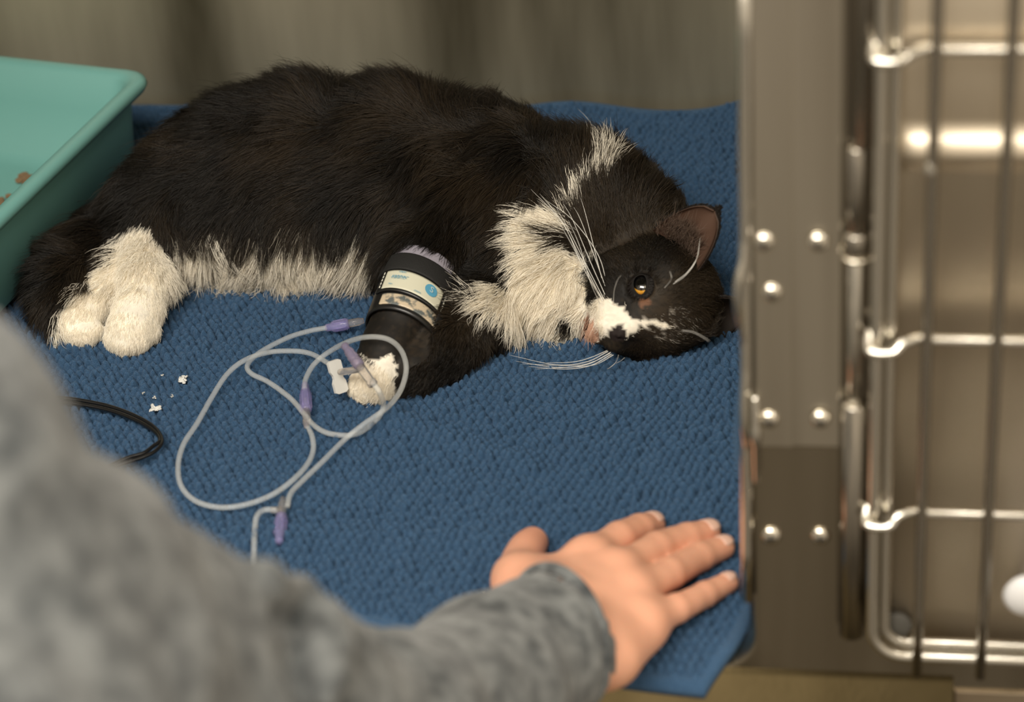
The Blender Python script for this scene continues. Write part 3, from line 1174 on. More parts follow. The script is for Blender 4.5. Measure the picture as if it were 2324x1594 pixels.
# guides: px, py, dx, dy (direction in the picture, y down), length cm, lift
G = np.array([
    (450, 255, -.8, -.3, 2.0, .45), (600, 225, -.6, -.5, 2.2, .5), (710, 200, -.5, -.8, 2.6, .8), (800, 195, .5, -.5, 2.0, .5), (930, 200, -.3, -.9, 2.4, .75), (1020, 200, .3, -.8, 2.0, .6), (1100, 230, .2, -.8, 1.9, .5),
    (1230, 290, .2, -.7, 1.8, .5), (380, 320, -.8, -.1, 1.8, .35), (330, 400, -.8, .1, 1.8, .3), (500, 400, -.7, .35, 2.4, .25), (620, 300, -.6, .2, 2.4, .3), (750, 380, -.8, .35, 2.6, .3), (850, 280, -.4, .3, 2.6, .3), (1000, 380, -.6, .6, 2.6, .3),
    (1150, 330, -.5, .4, 2.4, .3), (1200, 420, -.5, .6, 2.4, .3), (400, 540, -.2, .9, 1.8, .2), (440, 590, -.5, .9, 2.5, .35), (490, 590, .3, .9, 2.4, .35), (560, 600, -.5, .8, 2.2, .35), (650, 600, .1, 1, 2.2, .25), (740, 600, -.3, .9, 2.2, .3),
    (800, 560, -.5, .8, 2.6, .35), (850, 620, .2, .9, 2.3, .25), (880, 520, -.7, .7, 2.6, .4), (300, 430, -.8, .2, 2.4, .3), (220, 500, -.8, .1, 2.6, .4), (150, 540, -.8, .2, 2.8, .45), (70, 640, -.8, .4, 2.3, .4), (110, 720, -.3, .8, 2.2, .35),
    (230, 560, -.5, .6, 1.8, .25), (170, 640, -.4, .8, 2.0, .3), (240, 640, -.6, .7, .9, .2), (190, 740, -.2, .9, .40, .15), (150, 740, -.2, .9, .40, .15), (165, 700, -.3, .8, .45, .15), (300, 740, -.1, 1, .42, .15), (215, 690, -.4, .8, .45, .15), (320, 680, -.2, .9, .45, .15), (320, 620, -.3, .9, 1.0, .2), (330, 530, -.3, .8, 1.4, .3),
    (960, 600, -.3, .9, .5, .1), (930, 690, -.3, .9, .5, .1), (880, 780, -.4, .8, .6, .15), (850, 860, -.3, .8, .42, .15), (1050, 780, -.5, .6, 1.0, .25), (950, 850, -.5, .6, .8, .25), (1110, 740, -.3, .8, 1.4, .25),
    (1060, 520, -.5, .7, 2.0, .25), (1100, 650, -.8, .3, 2.2, .3), (1080, 690, -.9, .25, 2.3, .3), (1180, 600, -.6, .5, 2.8, .3), (1200, 500, -.7, -.15, 2.0, .4), (1240, 560, -.6, .4, 2.4, .25),
    (1190, 700, -.4, .8, 2.4, .25), (1240, 740, -.2, .9, 2.0, .25), (1280, 640, -.5, .8, 2.0, .15), (1310, 740, -.2, .9, 1.5, .2), (1340, 380, -.2, -.9, 2.3, .5), (1380, 370, .1, -.9, 2.3, .5), (1290, 470, -.5, -.6, 1.8, .4),
    (1420, 400, .2, -.8, 2.0, .4), (1500, 440, .4, -.8, 1.9, .4), (1560, 470, .5, -.6, 1.5, .4), (1390, 500, -.4, -.7, 1.7, .35), (1450, 470, 0, -.9, 1.9, .35), (1440, 520, -.2, -.9, 1.6, .3), (1500, 510, .3, -.8, 1.3, .3), (1340, 600, -.6, -.4, 1.2, .2), (1400, 600, -.4, -.7, .9, .15), (1440, 570, -.3, -.8, .9, .12),
    (1500, 580, .3, -.8, .6, .12), (1390, 712, -.5, -.5, .30, .12), (1430, 735, .6, -.2, .28, .1), (1400, 775, -.3, .5, .18, .1), (1440, 690, -.2, -.6, .28, .1), (1465, 700, .3, .2, .25, .1), (1490, 640, .5, -.7, .35, .1),
    (1480, 745, .8, .05, .35, .15), (1540, 640, .8, -.4, .5, .12), (1600, 650, .9, -.1, 1.0, .2), (1540, 560, .6, -.8, .6, .15), (1520, 780, .8, .4, .6, .2), (1610, 740, .9, .3, 1.2, .25), (1450, 800, .1, .7, .45, .2),
    (1345, 765, -.6, .5, .35, .15), (1310, 690, -.7, .3, 1.0, .15), (1640, 650, .9, .1, 1.0, .2),
])


def guide(q):
    """inverse-distance blend of the grooming guides; q picture positions"""
    out = np.zeros((len(q), 4))
    for s in range(0, len(q), 20000):
        qq = q[s:s + 20000]
        d2 = ((qq[:, None, :] - G[None, :, :2]) ** 2).sum(2) + 150.0
        w = d2 ** -2.2
        w /= w.sum(1)[:, None]
        out[s:s + 20000] = w @ G[:, 2:]
    return out


def sample_roots(V, Q, n, dens=None):
    tri = np.vstack([Q[:, [0, 1, 2]], Q[:, [0, 2, 3]]])
    a = np.linalg.norm(np.cross(V[tri[:, 1]] - V[tri[:, 0]], V[tri[:, 2]] - V[tri[:, 0]]), axis=1)
    if dens is not None:
        a = a * dens[tri].mean(1)
    t = rng.choice(len(tri), n, p=a / a.sum())
    r1 = np.sqrt(rng.random(n))
    r2 = rng.random(n)
    w = np.stack([1 - r1, r1 * (1 - r2), r1 * r2], 1)
    return tri[t], w


def grow_fur():
    q = project(CV)
    g = guide(q)
    toc = (CN * (CAM - CV)).sum(1) / np.linalg.norm(CAM - CV, axis=1)
    ln = g[:, 2]
    dens = 1.0 / (0.35 + ln) ** 1.1
    dens[(CV[:, 2] < 0.006) & (CN[:, 2] < -0.3)] = 0
    dens *= np.where(toc < -0.35, 0.25, 1.0)
    # bare skin: eye sockets and nose
    for l in (-1,):
        dens[np.linalg.norm(CV - hd(3.10, 1.98 * l, 1.35), axis=1) < 0.0098] = 0
    dens[np.linalg.norm(CV - hd(5.2, 0, -0.55), axis=1) < 0.0062] = 0
    # under the cuff the fur is pressed flat, and the front pad of the sensor covers it
    N = 300000
    tri, w = sample_roots(CV, CQ, N, dens)
    root = (CV[tri] * w[..., None]).sum(1)
    nor = (CN[tri] * w[..., None]).sum(1)
    nor /= np.linalg.norm(nor, axis=1)[:, None]
    q = project(root)
    g = guide(q + rng.normal(0, 4, q.shape))
    d2 = np.stack([g[:, 0], g[:, 1], np.zeros(N)], 1)
    dirw = d2 @ RW.T
    dirw -= nor * (dirw * nor).sum(1)[:, None]
    dirw /= np.linalg.norm(dirw, axis=1)[:, None] + 1e-9
    # low frequency swirl
    sw = np.stack([vnoise(root * 45, s) for s in (51, 52, 53)], 1) * 0.75 + np.stack([vnoise(root * 110, s) for s in (54, 55, 56)], 1) * 0.50
    dirw = dirw + sw * np.clip(g[:, 2:3] / 1.5, .15, 1)
    dirw -= nor * (dirw * nor).sum(1)[:, None]
    dirw /= np.linalg.norm(dirw, axis=1)[:, None] + 1e-9
    lift = np.clip(g[:, 3] * (1 + .45 * vnoise(root * 60, 58)) + rng.normal(0, .06, N), .05, 1.1)
    L = g[:, 2] * cm * np.clip(rng.normal(1.08, .20, N), .45, 1.7) * (1 + .22 * vnoise(root * 90, 59) * (g[:, 2] > 1))
    stray = rng.random(N) < 0.012
    L[stray] *= 1.35
    lift[stray] += 0.25
    # the leg under the cuff: short and flat
    dc = sd_cone(root, CUFF_A, CUFF_B * 1.25 - CUFF_A * .25, 0.026, 0.026)
    under = dc < 0
    L[under] = 0.002
    d0 = dirw + nor * (lift * 1.7)[:, None]
    d0 /= np.linalg.norm(d0, axis=1)[:, None]
    d1 = dirw + nor * (lift * 0.35)[:, None] + np.array([0, 0, -0.22])
    d1 /= np.linalg.norm(d1, axis=1)[:, None]
    K = 6
    t = np.linspace(0, 1, K)
    seg_ = []
    p = root - nor * 0.0006
    pts = [p]
    for k in range(1, K):
        m = (t[k] - 0.5 / (K - 1))
        d = d0 * (1 - m) + d1 * m
        d /= np.linalg.norm(d, axis=1)[:, None]
        p = p + d * (L / (K - 1))[:, None]
        pts.append(p)
    pts = np.stack(pts, 1)                                # N,K,3
    # clumps
    nc = 9000
    ci = rng.choice(N, nc, replace=False)
    kd = KDTree(nc)
    for i, c in enumerate(ci):
        kd.insert(root[c], i)
    kd.balance()
    near = np.fromiter((kd.find(r)[1] for r in root), int, N)
    cl = ci[near]
    dist = np.linalg.norm(root - root[cl], axis=1)
    amt = 0.62 * np.clip(L / 0.012, 0.1, 1) * rng.uniform(.6, 1.1, N)
    amt[dist > 0.012] = 0
    f = (t ** 1.5)[None, :, None] * amt[:, None, None]
    tgt = pts[cl] * (L / np.maximum(L[cl], 1e-6))[:, None, None].clip(.6, 1.2) + root[cl][:, None, :] * (1 - (L / np.maximum(L[cl], 1e-6))[:, None, None].clip(.6, 1.2))
    pts = pts * (1 - f) + tgt * f
    pts += rng.normal(0, 1, pts.shape) * (t * 0.00045)[None, :, None] * np.clip(L / .01, .1, 1.5)[:, None, None]
    # hair rests on the towel, not in it
    zmin = 0.0032
    pts[..., 2] = np.where(pts[..., 2] < zmin, zmin + (zmin - pts[..., 2]) * .12, pts[..., 2])
    colr, wht = coat(root)
    tipdark = rng.normal(1, .15, N)[:, None].clip(.6, 1.4)
    colr = np.where(wht[:, None], colr, colr * tipdark)
    hc = bpy.data.hair_curves.new('fur')
    hc.add_curves([K] * N)
    hc.points.foreach_set('position', pts.astype(np.float32).ravel())
    ra = hc.attributes.new('radius', 'FLOAT', 'POINT')
    r0 = np.where(L < 0.008, 0.00011, 0.00014)
    r0 = np.where(wht, r0 * 1.1, r0)
    rr = r0[:, None] * np.array([1, 1, .9, .75, .5, .12])[None, :]
    ra.data.foreach_set('value', rr.astype(np.float32).ravel())
    at = hc.attributes.new('coat', 'FLOAT_COLOR', 'CURVE')
    at.data.foreach_set('color', np.c_[colr, np.ones(N)].astype(np.float32).ravel())
    hc.materials.append(M_fur)
    o = bpy.data.objects.new('fur', hc)
    COL.objects.link(o)
    o.parent = cat
    return o


# the band sits on the near front leg
CUFF_A = PC(955, 645, 4.45)
CUFF_B = PC(915, 752, 3.3)
grow_fur()


def hair_strands(name, strands, rad, m, parent, colr=(0.9, 0.88, 0.84)):
    hc = bpy.data.hair_curves.new(name)
    sizes = [len(s) for s in strands]
    hc.add_curves(sizes)
    pts = np.vstack(strands)
    hc.points.foreach_set('position', pts.astype(np.float32).ravel())
    ra = hc.attributes.new('radius', 'FLOAT', 'POINT')
    rr = np.concatenate([rad * (1 - np.linspace(0, 1, n)) ** 0.6 + 0.00003 for n in sizes])
    ra.data.foreach_set('value', rr.astype(np.float32))
    hc.materials.append(m)
    o = bpy.data.objects.new(name, hc)
    COL.objects.link(o)
    o.parent = parent
    return o


M_whisk = mat('whisker', (0.95, 0.93, 0.88), 0.35)
W_UP = [  # upper whisker pad, fanning over the cheek
    [(1372, 682), (1330, 600), (1290, 520), (1262, 470)], [(1376, 676), (1338, 590), (1300, 500), (1278, 462)], [(1380, 668), (1352, 590), (1318, 500), (1302, 470)],
    [(1366, 676), (1325, 610), (1280, 510), (1225, 440)], [(1368, 684), (1320, 590), (1272, 500), (1205, 430)], [(1360, 672), (1330, 620), (1300, 560), (1255, 480)],
    [(1374, 664), (1350, 570), (1330, 490), (1318, 450)], [(1380, 660), (1358, 580), (1300, 500), (1240, 455)], [(1392, 692), (1394, 660), (1402, 635), (1410, 625)],
    [(1362, 690), (1340, 640), (1316, 560), (1290, 500)]]
W_LO = [  # lower pad, on the towel
    [(1380, 798), (1330, 822), (1260, 828), (1155, 806)], [(1384, 802), (1330, 828), (1260, 834), (1170, 820)], [(1388, 804), (1340, 830), (1280, 838), (1200, 832)],
    [(1392, 806), (1350, 828), (1290, 834), (1215, 838)], [(1378, 796), (1340, 812), (1300, 822), (1240, 824)], [(1404, 806), (1398, 822), (1385, 834), (1378, 838)], [(1418, 812), (1408, 820), (1400, 824), (1398, 826)],
    [(1386, 800), (1350, 820), (1300, 830), (1180, 826)]]
W_BR = [[(1528, 645), (1556, 625), (1580, 590), (1589, 540)], [(1532, 640), (1560, 618), (1582, 585), (1588, 548)], [(1508, 654), (1520, 640), (1524, 630), (1520, 615)],
        [(1548, 750), (1575, 755), (1600, 768), (1610, 775)]]
strands = []
for w_ in W_UP:
    zs = (5.0, 7.4, 8.8, 9.6)
    strands.append(smooth_path([PC(x, y, z) for (x, y), z in zip(w_, zs)], 8))
for w_ in W_LO:
    zs = (2.6, 1.6, 1.1, .9)
    strands.append(smooth_path([PC(x, y, z) for (x, y), z in zip(w_, zs)], 8))
for w_ in W_BR:
    zs = (7.6, 8.8, 9.6, 9.8)
    strands.append(smooth_path([PC(x, y, z) for (x, y), z in zip(w_, zs)], 8))
hair_strands('whiskers', strands, 0.00019, M_whisk, cat)

# ear hair
es = []
for k in range(800):
    i, j = rng.uniform(-.8, .5), rng.uniform(.02, .45)
    idx = n1 + int(j * 13) * 15 + int((i + 1) * 7)
    b = E1V[idx] + rng.normal(0, .0008, 3)
    tp = b + (HU * .5 + (-HL) * .5 + HF * .65 + rng.normal(0, .18, 3)) * rng.uniform(.008, .020)
    es.append(np.array([b, (b * .5 + tp * .5) + HF * .001, tp]))
M_earh = mat('ear_hair', (0.26, 0.19, 0.15), 0.4)
hair_strands('ear_tuft', es, 0.00012, M_earh, cat)
# short black coat on the outside and rim of both ears
es = []
for EV in (E1V, E2V):
    g3 = EV[:n1].reshape(14, 15, 3)
    for k in range(3800):
        u_, v_ = rng.uniform(0, 13.98), rng.uniform(0, 12.98)
        if rng.random() < .45:
            u_ = rng.choice([rng.uniform(0, .6), rng.uniform(13.4, 13.98)])
        if rng.random() < .12:
            v_ = rng.uniform(12.2, 12.98)
        a_, b_ = int(v_), int(u_)
        fu, fv = u_ - b_, v_ - a_
        p_ = (g3[a_, b_] * (1 - fu) + g3[a_, b_ + 1] * fu) * (1 - fv) + (g3[a_ + 1, b_] * (1 - fu) + g3[a_ + 1, b_ + 1] * fu) * fv
        along = nrm(g3[min(a_ + 1, 13), b_] - g3[a_, b_] + 1e-9)
        out = nrm(p_ - (g3[a_, 7] + HF * .004))
        d_ = along * .8 + out * .35 + rng.normal(0, .15, 3)
        es.append(np.array([p_, p_ + d_ * .0018, p_ + d_ * .0036 + out * -.0004]))
M_earb = mat('ear_coat', (0.014, 0.010, 0.008), 0.45)
hair_strands('ear_fur', es, 0.00016, M_earb, cat)


# eyes
def eye(l):
    c = hd(2.66, 1.66 * l, 1.22)
    look = nrm(HAX.T @ np.array([0.66, 0.74 * l, 0.22]))
    gaze = nrm(HAX.T @ np.array([0.50, 0.90 * l, 0.38]))
    R = 0.0088
    bm = bmesh.new()
    bmesh.ops.create_uvsphere(bm, u_segments=48, v_segments=32, radius=R)
    rot = Vector((0, 0, 1)).rotation_difference(Vector(look)).to_matrix()
    for v in bm.verts:
        v.co = rot @ v.co
    m = mat('eye_%s' % ('upper' if l < 0 else 'lower'), (0, 0, 0), 0.04)
    nt = m.node_tree
    b_ = nt.nodes['Principled BSDF']
    b_.inputs['Coat Weight'].default_value = 1.0
    t_ = nt.nodes.new('ShaderNodeTexCoord')
    d_ = nt.nodes.new('ShaderNodeVectorMath')
    d_.operation = 'DOT_PRODUCT'
    nn = nt.nodes.new('ShaderNodeVectorMath')
    nn.operation = 'NORMALIZE'
    nt.links.new(t_.outputs['Object'], nn.inputs[0])
    nt.links.new(nn.outputs[0], d_.inputs[0])
    d_.inputs[1].default_value = tuple(gaze)
    r_ = nt.nodes.new('ShaderNodeValToRGB')
    e = r_.color_ramp.elements
    e[0].position = 0.40
    e[0].color = (0.02, 0.012, 0.01, 1)
    e[1].position = 0.48
    e[1].color = (0.42, 0.17, 0.015, 1)
    x = e.new(0.69)
    x.color = (0.75, 0.36, 0.03, 1)
    x = e.new(0.73)
    x.color = (0.003, 0.003, 0.003, 1)
    nt.links.new(d_.outputs['Value'], r_.inputs['Fac'])
    nt.links.new(r_.outputs['Color'], b_.inputs['Base Color'])
    o = link('eye', from_bm('eye', bm), m, cat)
    o.location = c
    # lids: a spherical cap with an almond slit
    V, Q = [], []
    axr = nrm(HU - look * np.dot(HU, look))      # towards the crown
    ays = np.cross(look, axr)
    n_, k_ = 48, 8
    RL = R * 1.07
    for j in range(k_):
        for i in range(n_):
            a = 2 * math.pi * i / n_
            ca_, sa_ = math.cos(a), math.sin(a)
            # slit half angles: along the corner line and across it
            w0 = 1.0 / math.sqrt((sa_ / 0.80) ** 2 + (ca_ / (0.44 if ca_ < 0 else 0.46)) ** 2)
            th = w0 + (1.45 - w0) * j / (k_ - 1)
            rr = RL * (1 + (0.05 if j == 0 else 0.0))
            V.append(c + rr * (math.cos(th) * look + math.sin(th) * (ca_ * axr + sa_ * ays)))
    for j in range(k_ - 1):
        for i in range(n_):
            i2 = (i + 1) % n_
            Q.append((j * n_ + i, j * n_ + i2, (j + 1) * n_ + i2, (j + 1) * n_ + i))
    lid = link('eyelid', np_mesh('eyelid', V, Q), mat('eyelid_skin', (0.008, 0.006, 0.005), .9), cat)
    md = lid.modifiers.new('s', 'SOLIDIFY')
    md.thickness = .0005
    hs = []
    VV = np.array(V).reshape(k_, n_, 3)
    for k in range(2600):
        j, i = rng.integers(1, k_ - 1), rng.integers(0, n_)
        p0 = VV[j, i] * (1 - .5) + VV[j + 1, (i + 1) % n_] * .5 + rng.normal(0, .0004, 3)
        out = nrm(VV[j + 1, i] - VV[j - 1, i])
        nn_ = nrm(p0 - c)
        dd = nrm(out + nn_ * .35 + rng.normal(0, .2, 3))
        hs.append(np.array([p0, p0 + dd * .0018, p0 + nrm(dd - nn_ * .2) * .0038]))
    hair_strands('lid_fur', hs, 0.00013, M_earb, cat)


eye(-1)


# ------------------------------------------------------------------ band with label round the front leg
def make_cuff():
    A, B = CUFF_A, CUFF_B
    ax = nrm(B - A)                              # down the leg
    L = np.linalg.norm(B - A)
    toc = nrm(CAM - (A + B) / 2)
    fr = nrm(toc - ax * toc.dot(ax))             # faces the camera
    sdv = np.cross(ax, fr)                       # sideways
    if (project(np.array([A + sdv * .01]))[0][0] < project(np.array([A]))[0][0]):
        sdv = -sdv
    root = tag(empty('monitoring_cuff', tuple(A)), 'black strapped band with a printed cream label on the cat front leg', 'leg band')

    def at(s, phi, r):
        """s metres along the leg from A, phi angle (0 faces the viewer), r radius"""
        return A + ax * s + r * (math.cos(phi) * fr * 0.96 + math.sin(phi) * sdv * 1.04)

    def band(name, s0, s1, p0, p1, r, th, m, full=False, slope=0.0, parent=root):
        n = 48
        V = []
        for i in range(n + (0 if full else 1)):
            ph = p0 + (p1 - p0) * i / n
            dz = slope * math.sin(ph)
            for (s, rr) in ((s0, r), (s0, r + th), (s0 + (s1 - s0) * .08, r + th * 1.15), (s1 - (s1 - s0) * .08, r + th * 1.15), (s1, r + th), (s1, r)):
                V.append(at(s + dz, ph, rr))
        k = 6
        Q = []
        m_ = n if full else n
        tot = n if full else n + 1
        for i in range(m_):
            j = (i + 1) % tot
            for q in range(k):
                Q.append((i * k + q, i * k + (q + 1) % k, j * k + (q + 1) % k, j * k + q))
        bm = bmesh.new()
        bv = [bm.verts.new(v) for v in V]
        for f in Q:
            bm.faces.new([bv[x] for x in f])
        if not full:
            bm.faces.new(bv[:k])
            bm.faces.new(bv[-k:])
        bmesh.ops.recalc_face_normals(bm, faces=bm.faces)
        return rel(link(name, from_bm(name, bm), m, parent), root)
    rad = 0.0240
    M_film = mat('clear_film', (0.34, 0.32, 0.38), 0.22)
    M_film.node_tree.nodes['Principled BSDF'].inputs['Coat Weight'].default_value = .6
    M_strap = bump(mat('black_strap', (0.010, 0.010, 0.010), 0.75), 900, .4, .0006)
    M_vinyl = mat('black_vinyl', (0.012, 0.012, 0.012), 0.32)
    M_win = mat('fluff_window', (0.7, 0.6, 0.45), 0.45)
    noise_color(M_win, (0.13, 0.15, 0.15), (0.66, 0.55, 0.40), 160, 4, (1, 1, 1), .42, .55)
    M_win.node_tree.nodes['Principled BSDF'].inputs['Coat Weight'].default_value = .7
    M_lab = mat('cream_label', (0.70, 0.69, 0.55), 0.5)
    M_ink = mat('blue_ink', (0.10, 0.36, 0.55), 0.6)
    pi = math.pi
    band('film_collar', -0.012, 0.002, 0, 2 * pi, rad - .001, .0016, M_film, True, 0.003)
    band('strap', -0.0015, 0.0130, 0, 2 * pi, rad + .0010, .0020, M_strap, True, 0.004)
    band('backing_band', 0.012, 0.0465, 0, 2 * pi, rad - .0004, .0014, M_vinyl, True, 0.003)
    band('label_holder', 0.0132, 0.0325, -1.20, .84, rad + .0016, .0010, M_vinyl, False, 0.004)
    lab = band('label', 0.0148, 0.0305, -.98, .62, rad + .0028, .0003, M_lab, False, 0.004)
    band('clear_window', 0.0338, 0.0430, -.90, .84, rad + .0010, .0010, M_win, False, 0.003)
    # stitched edges
    for p0 in (-1.08, .70):
        for k in range(5):
            s = 0.0152 + k * .0030
            band('stitch', s, s + .0020, p0, p0 + .035, rad + .0030, .0003, mat('thread', (.75, .75, .66), .6) if (p0 < 0 and k == 0) else bpy.data.materials['thread'], False, .004)
    # strap tongue at the lower right
    band('strap_tongue', 0.031, 0.0400, .66, .84, rad + .0030, .0012, M_strap, False, .003)

    # printing, bent round the leg
    def text(s, cphi, cs, size, shear=0.0, mt=M_ink, up=.0040):
        cu = bpy.data.curves.new('t', 'FONT')
        cu.body = s
        cu.size = size
        cu.shear = shear
        cu.align_x = 'CENTER'
        cu.align_y = 'CENTER'
        cu.resolution_u = 3
        ob = bpy.data.objects.new('t', cu)
        COL.objects.link(ob)
        dg = bpy.context.evaluated_depsgraph_get()
        me_ = bpy.data.meshes.new_from_object(ob.evaluated_get(dg))
        bpy.data.objects.remove(ob)
        for v in me_.vertices:
            ph = cphi + v.co.x / (rad + up)
            v.co = at(cs - v.co.y + .004 * math.sin(ph), ph, rad + up)
        o = link('printing', me_, mt, lab, smooth=False)
        return rel(o, root)
    text('10641', -.50, .0166, .0023)
    text('sappac', -.56, .0205, .0044, .6)
    text('______', -.56, .0212, .0034, .3)
    text('No.', -.70, .0276, .0023)
    text('.com', -.02, .0285, .0026)
    # round size mark
    bm = bmesh.new()
    n = 32
    cph, cs0 = .28, .0215
    vs = []
    for k in range(n):
        a = 2 * pi * k / n
        ph = cph + .0045 * math.cos(a) / (rad + .0038)
        vs.append(bm.verts.new(at(cs0 + .0045 * math.sin(a) + .004 * math.sin(ph), ph, rad + .0037)))
    ce = bm.verts.new(at(cs0 + .004 * math.sin(cph), cph, rad + .0039))
    for k in range(n):
        bm.faces.new((vs[k], vs[(k + 1) % n], ce))
    bmesh.ops.recalc_face_normals(bm, faces=bm.faces)
    rel(link('size_mark', from_bm('size_mark', bm), M_ink, lab), root)
    M_pale = mat('pale_ink', (.55, .68, .66), .6)
    text('S', cph, cs0, .0064, 0, M_pale, .0044)


make_cuff()

# ------------------------------------------------------------------ infusion tubing
M_tube = mat('clear_tubing', (0.93, 0.96, 0.96), 0.22)
b_ = M_tube.node_tree.nodes['Principled BSDF']
b_.inputs['Transmission Weight'].default_value = 0.55
b_.inputs['IOR'].default_value = 1.18
b_.inputs['Alpha'].default_value = 0.44
b_.inputs['Specular IOR Level'].default_value = 1.0
M_clear = mat('clear_plastic', (0.80, 0.76, 0.74), 0.08)
b_ = M_clear.node_tree.nodes['Principled BSDF']
b_.inputs['Transmission Weight'].default_value = 0.85
b_.inputs['IOR'].default_value = 1.3
b_.inputs['Alpha'].default_value = 0.85
M_purple = mat('violet_plastic', (0.50, 0.46, 0.82), 0.10)
b_ = M_purple.node_tree.nodes['Principled BSDF']
b_.inputs['Transmission Weight'].default_value = 0.55
b_.inputs['IOR'].default_value = 1.3
b_.inputs['Alpha'].default_value = 0.68
b_.inputs['Specular IOR Level'].default_value = 1.0
M_clip = mat('white_clip', (0.72, 0.72, 0.70), 0.4)

iv = tag(empty('infusion_line', tuple(P(690, 930, z=0.005))),
         'clear infusion tubing looped on the blue towel with violet connectors by the cat paw', 'tubing')


def ivp(lst):
    out = []
    for (x, y, z) in lst:
        p = PC(x, y, z + (.22 if z < 1.05 else 0))
        out.append(p)
    return out


def tube(lst, r=0.00175):
    pts = smooth_path(ivp(lst), 8)
    o = link('tube', tube_mesh('tube', pts, r, 14), M_tube, iv)
    return rel(o, iv)


tube([(844, 866, 4.1), (862, 892, 3.7), (870, 922, 2.2), (852, 956, .9), (806, 986, .9), (750, 985, .95), (715, 968, .9), (690, 940, .85), (660, 905, .85), (610, 868, .85), (570, 848, .85), (562, 828, .9), (590, 800, .9), (650, 768, .9),
      (700, 752, .9), (742, 744, 1.0)])
tube([(691, 884, 1.2), (694, 860, 1.2), (712, 828, 1.4), (745, 800, 2.0), (790, 776, 3.6), (835, 765, 4.8), (880, 770, 4.8), (910, 795, 4.0), (922, 835, 3.0), (912, 880, 2.2), (890, 914, 1.9), (862, 938, 2.0), (822, 966, 1.7),
      (780, 1000, 1.2), (730, 1050, 1.0), (688, 1090, .9), (660, 1120, .9), (652, 1150, 1.0)])
tube([(698, 970, 1.1), (708, 990, 1.0), (711, 1020, .9), (700, 1050, 1.2), (670, 1085, 1.3), (620, 1122, .9), (560, 1145, .8), (500, 1152, .75), (445, 1138, .75), (412, 1105, .75), (404, 1060, .75), (416, 1010, .75), (448, 960, .75),
      (482, 900, .75), (515, 850, 1.2), (555, 818, 1.4), (610, 800, 1.1), (665, 797, 1.0), (705, 803, 1.3), (740, 822, 1.8), (758, 836, 2.1)])
tube([(628, 1158, 1.2), (600, 1158, 1.1), (583, 1172, 1.0), (578, 1205, .8), (576, 1260, .8), (572, 1330, 1.2), (560, 1400, 2.5)])


def connector(a, b, prof, m, name='connector', parent=iv, ribs=True):
    o = link(name, lathe(name, prof, a, b, 18), m, parent)
    return rel(o, iv)


def violet(a, b, za, zb_, r=0.0036, tail=True):
    A_ = PC(a[0], a[1], za)
    B_ = PC(b[0], b[1], zb_)
    d = B_ - A_
    c = connector(A_, A_ + d * .62, [(0, .002), (.06, r * .72), (.25, r * .74), (.30, r), (.38, r * .94), (.42, r * 1.04), (.50, r * .96), (.54, r * 1.04), (.62, r * .96), (.66, r * 1.04), (.74, r * .96), (.78, r), (.96, r), (1, r * .8)], M_purple)
    if tail:
        connector(A_ + d * .56, B_, [(0, r * .5), (.1, r * .78), (.75, r * .76), (.8, r * .62), (1, r * .55)], M_clear, 'collar', c)
    # winged grips
    for k in range(6):
        an = k * math.pi / 3
        u = nrm(np.cross(d, [0, 0, 1.0]))
        w = nrm(np.cross(d, u))
        o_ = (math.cos(an) * u + math.sin(an) * w) * r * 1.0
        p0, p1 = A_ + d * .22 + o_, A_ + d * .56 + o_
        rel(link('grip_rib', tube_mesh('grip_rib', np.linspace(p0, p1, 4), .00045, 6), M_purple, c), iv)
    return c


violet((692, 872), (697, 972), .95, .95)                 # middle of the loops
violet((738, 745), (826, 728), 1.0, 1.4)                 # running in under the leg
violet((633, 1232), (642, 1132), .95, 1.0)               # loose end towards the front
connector(PC(640, 1158, 1.0), PC(615, 1158, 1.1), [(0, .0022), (1, .0022)], M_clear, 'side_port')
# upright Y piece on the white clip
A_, B_ = PC(780, 782, 5.2), PC(846, 872, 4.1)
d = B_ - A_
M_smoke = mat('smoky_violet_plastic', (0.42, 0.37, 0.52), 0.12)
b_ = M_smoke.node_tree.nodes['Principled BSDF']
b_.inputs['Transmission Weight'].default_value = 0.6
b_.inputs['IOR'].default_value = 1.3
b_.inputs['Alpha'].default_value = .9
y = connector(A_, A_ + d * .58, [(0, .0018), (.04, .0026), (.12, .0027), (.18, .0022), (.28, .0030), (.36, .0034), (.44, .0030), (.5, .0036), (.62, .0036), (.66, .0030), (.7, .0037), (.9, .0037), (1, .003)], M_smoke, 'injection_port')
connector(A_ + d * .52, B_, [(0, .002), (.1, .0030), (.85, .0029), (.9, .0034), (1, .0034)], M_clear, 'port_body', y)
J = A_ + d * .62
ang = PC(772, 845, 3.0)
connector(ang, J, [(0, .0021), (.1, .0023), (.9, .0023), (1, .0018)], M_clear, 'side_arm', y)
# white clip plate
cA = PC(756, 818, 3.4)
cB = PC(776, 892, 1.4)
ez = nrm(cA - cB)
en = nrm((ang - J))
en = nrm(en - ez * en.dot(ez))
ew = np.cross(ez, en)
bm = bmesh.new()
hl = np.linalg.norm(cA - cB) / 2
prof = [(-hl, -.6), (-hl * .9, -1), (-hl * .35, -1), (-hl * .1, -.72), (hl * .1, -.72), (hl * .35, -1), (hl * .9, -1), (hl, -.6), (hl, .6), (hl * .9, 1), (hl * .35, 1), (hl * .1, .72), (-hl * .1, .72), (-hl * .35, 1), (-hl * .9, 1), (-hl, .6)]
c0 = (cA + cB) / 2
f0 = [bm.verts.new(c0 + ez * a_ + ew * .0047 * b2 + en * .0014) for a_, b2 in prof]
f1 = [bm.verts.new(c0 + ez * a_ + ew * .0047 * b2 - en * .0014) for a_, b2 in prof]
bm.faces.new(f0)
bm.faces.new(f1[::-1])
